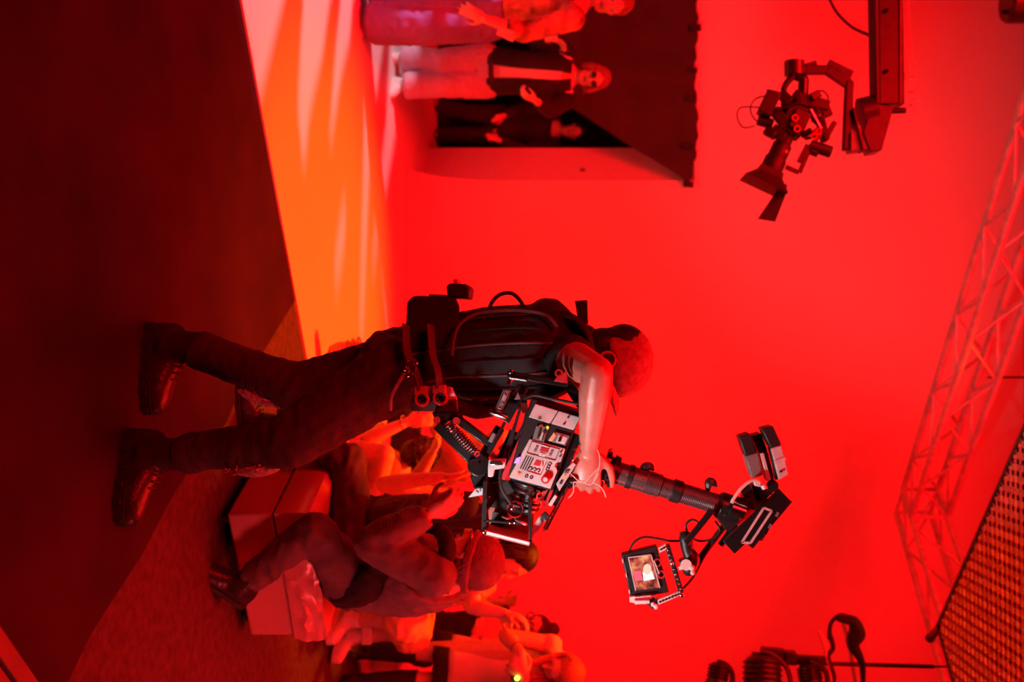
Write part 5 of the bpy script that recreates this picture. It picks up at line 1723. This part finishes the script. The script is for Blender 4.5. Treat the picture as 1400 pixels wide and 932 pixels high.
perforated((900, 749), (910, 743.5), (912, 750), (902, 756), 2)
perforated((899, 820), (930, 808), (932, 813), (900, 827), 7)
perforated((861, 816), (868, 815), (868, 824), (861, 823), 0)
MB().bar(S(868, 823, 2.93), S(888, 822, 2.93), .010, .012, (0, 1, 0)).bar(S(868, 816, 2.93), S(890, 814, 2.93), .003, .012, (0, 1, 0)).build('lower_bracket', WHITEC, sl, bev=.001)
MB().bar(S(869, 819.5, 2.94), S(898, 815, 2.94), .012, .010, (0, 1, 0)).build('red_rail', REDINK, sl, bev=.001)
MB().bar(S(912, 745), S(931, 808), .016, .035, (0, 1, 0)).build('monitor_yoke', BLACK, sl, bev=.002)
m = MB()
for k in range(9):
    p = S(913 + 2.1 * k, 752 + 6.6 * k, 2.93)
    m.ell(p, .0035, seg=8, rings=6)
m.ell(S(919, 770, 2.92), .006, seg=8, rings=6).ell(S(932, 813, 2.92), .008, seg=8, rings=6)
m.build('yoke_screw', CHROME, sl)
MB().bar(S(888, 818), S(898, 826), .03, .03).build('corner_clamp', BLACK, sl, bev=.002)
MB().ell(S(893, 826, 2.93), .007).ell(S(897, 829, 2.93), .008).build('corner_knob', WHITEC, sl)
for pts in ([(859, 757), (866, 742), (880, 734), (900, 736), (915, 739), (932, 739)], [(940, 728), (938, 717), (946, 710), (955, 715), (952, 728), (944, 735)], [(944, 733), (955, 739), (972, 737), (984, 725), (978, 712)], [(934, 804), (948, 788), (962, 762), (975, 740)]):
    MB().tube([S(a, b, 2.97) for a, b in pts], .0035, 6, res=30).build('cable', CORDB, sl)
# battery tray and the two packs
bt = MB().prism([S(1014, 741), S(1044, 694), S(1055, 698), S(1026, 742)], (0, .10, 0)).build('battery_tray', GREYD, sl, bev=.002)
for a, b in (((1014, 741), (1044, 694)), ((1026, 742), (1055, 698)), ((1014, 741), (1026, 742)), ((1044, 694), (1055, 698))):
    MB().bar(S(*a, 2.945), S(*b, 2.945), .007, .006, (0, 1, 0)).build('tray_edge', SILVER, bt)
for a, b, w_ in ((1031, 722, .006), (1034.5, 717, .003), (1037, 713.5, .003), (1039, 710.5, .003)):
    MB().bar(S(a, b, 2.946), S(a + 1.6, b - 2.6, 2.946), w_, .002, (0, 1, 0)).build('tray_mark', SILVER, bt)
MB().bar(S(996, 748), S(1073, 676), .05, .012, (0, 1, 0)).build('rail', BMETAL, sl, bev=.002)
MB().bar(S(1020, 742), S(1074, 678), .05, .010, (0, 1, 0)).build('rail', BMETAL, sl, bev=.002)
MB().prism([S(1034, 737), S(1064, 692), S(1070, 696), S(1042, 740)], (0, .09, 0)).build('rear_box', BLACK, sl, bev=.003)
for k in range(4):
    MB().bar(S(1046 + k * 5, 730 - k * 8, 2.945), S(1049 + k * 5, 724 - k * 8, 2.945), .008, .004, (0, 1, 0)).build('box_latch', GREYD if k % 2 else CHROME, sl)
MB().prism([S(1004, 702), S(1024, 690), S(1036, 700), S(1016, 735)], (0, .05, 0)).build('red_gusset', REDINK, sl, bev=.002)
m = MB()
m.prism([S(1014, 686), S(1022, 668), S(1034, 660), S(1052, 668), S(1048, 688), S(1030, 700)], (0, .06, 0))
m.build('tray_joint', BLACK, sl, bev=.004)
for a, b, r_ in ((1021, 670, .018), (1045, 674, .016), (1056, 664, .018), (1052, 672, .010), (1028, 690, .010)):
    MB().cyl(S(a, b, 2.93), S(a, b, 2.99), r_, seg=16).build('joint_knob', BMETAL, sl, bev=.002)
MB().prism([S(1030, 656, 2.92), S(1041, 657, 2.92), S(1040, 666, 2.92), S(1032, 664, 2.92)], (0, .02, 0)).cyl(S(1043, 662, 2.92), S(1046, 668, 2.92), .009, seg=10).build('bright_catch', SILVER, sl, bev=.002)
MB().tube([S(990, 704, 2.92), S(1000, 686, 2.92), S(1015, 666, 2.92), S(1030, 656, 2.92), S(1040, 660, 2.92)], .005, 8, res=24).build('pale_cable', CORDW, sl)


def pack(a, b, c, d, e, f, m_, y, nm):
    """battery pack seen edge on: cap a-b-c-d then paler lower half c-d-e-f"""
    o = MB().prism([S(*a, y), S(*b, y), S(*c, y), S(*d, y)], (0, .07, 0)).build('battery_cap', BLACK, sl, bev=.004)
    MB().prism([S(*d, y), S(*c, y), S(*f, y), S(*e, y)], (0, .07, 0)).build(nm, m_, sl, bev=.004)


pack((1010, 597), (1025, 592), (1036, 618), (1019, 624), (1028, 654), (1043, 650), GREYD, 2.95, 'battery')
pack((1028, 596), (1041, 592), (1050, 617), (1039, 620), (1050, 660), (1060, 658), GREYD, 2.97, 'battery')
pack((1041, 586), (1057, 582), (1069, 608), (1054, 613), (1065, 656), (1079, 648), GREY, 2.93, 'battery')
MB().bar(S(1041, 619, 2.955), S(1052, 660, 2.955), .010, .02, (0, 1, 0)).build('battery_rail', SILVER, sl, bev=.001)
MB().bar(S(1053, 612, 2.952), S(1061, 655, 2.952), .006, .02, (0, 1, 0)).build('battery_seam', BLACK, sl, bev=.001)
MB().bar(S(1059, 632, 2.926), S(1074, 626, 2.926), .010, .004, (0, 1, 0)).build('battery_ridge', GREY, sl, bev=.001)
MB().cyl(S(1068, 644, 2.928), S(1068, 644, 2.924), .004, seg=8).build('screw', INK, sl)

# pale cord trailing over the operator's hand
cg = thing('cord', 'thin pale cord looped over the hand of the operator and the gimbal grip', 'cord', at(806, 655, 2.78))
for pts in ([(781, 648), (790, 656), (800, 658), (808, 650), (818, 640)], [(784, 659), (798, 658), (808, 662), (818, 648)], [(812, 660), (820, 664), (826, 672), (828, 679)], [(784, 660), (784, 672), (778, 680)], [(817, 615), (820, 625), (819, 640), (812, 656)]):
    MB().tube([at(a, b, 2.75) for a, b in pts], .0018, 6, res=18, round_ends=True).build('strand', CORDW, cg)
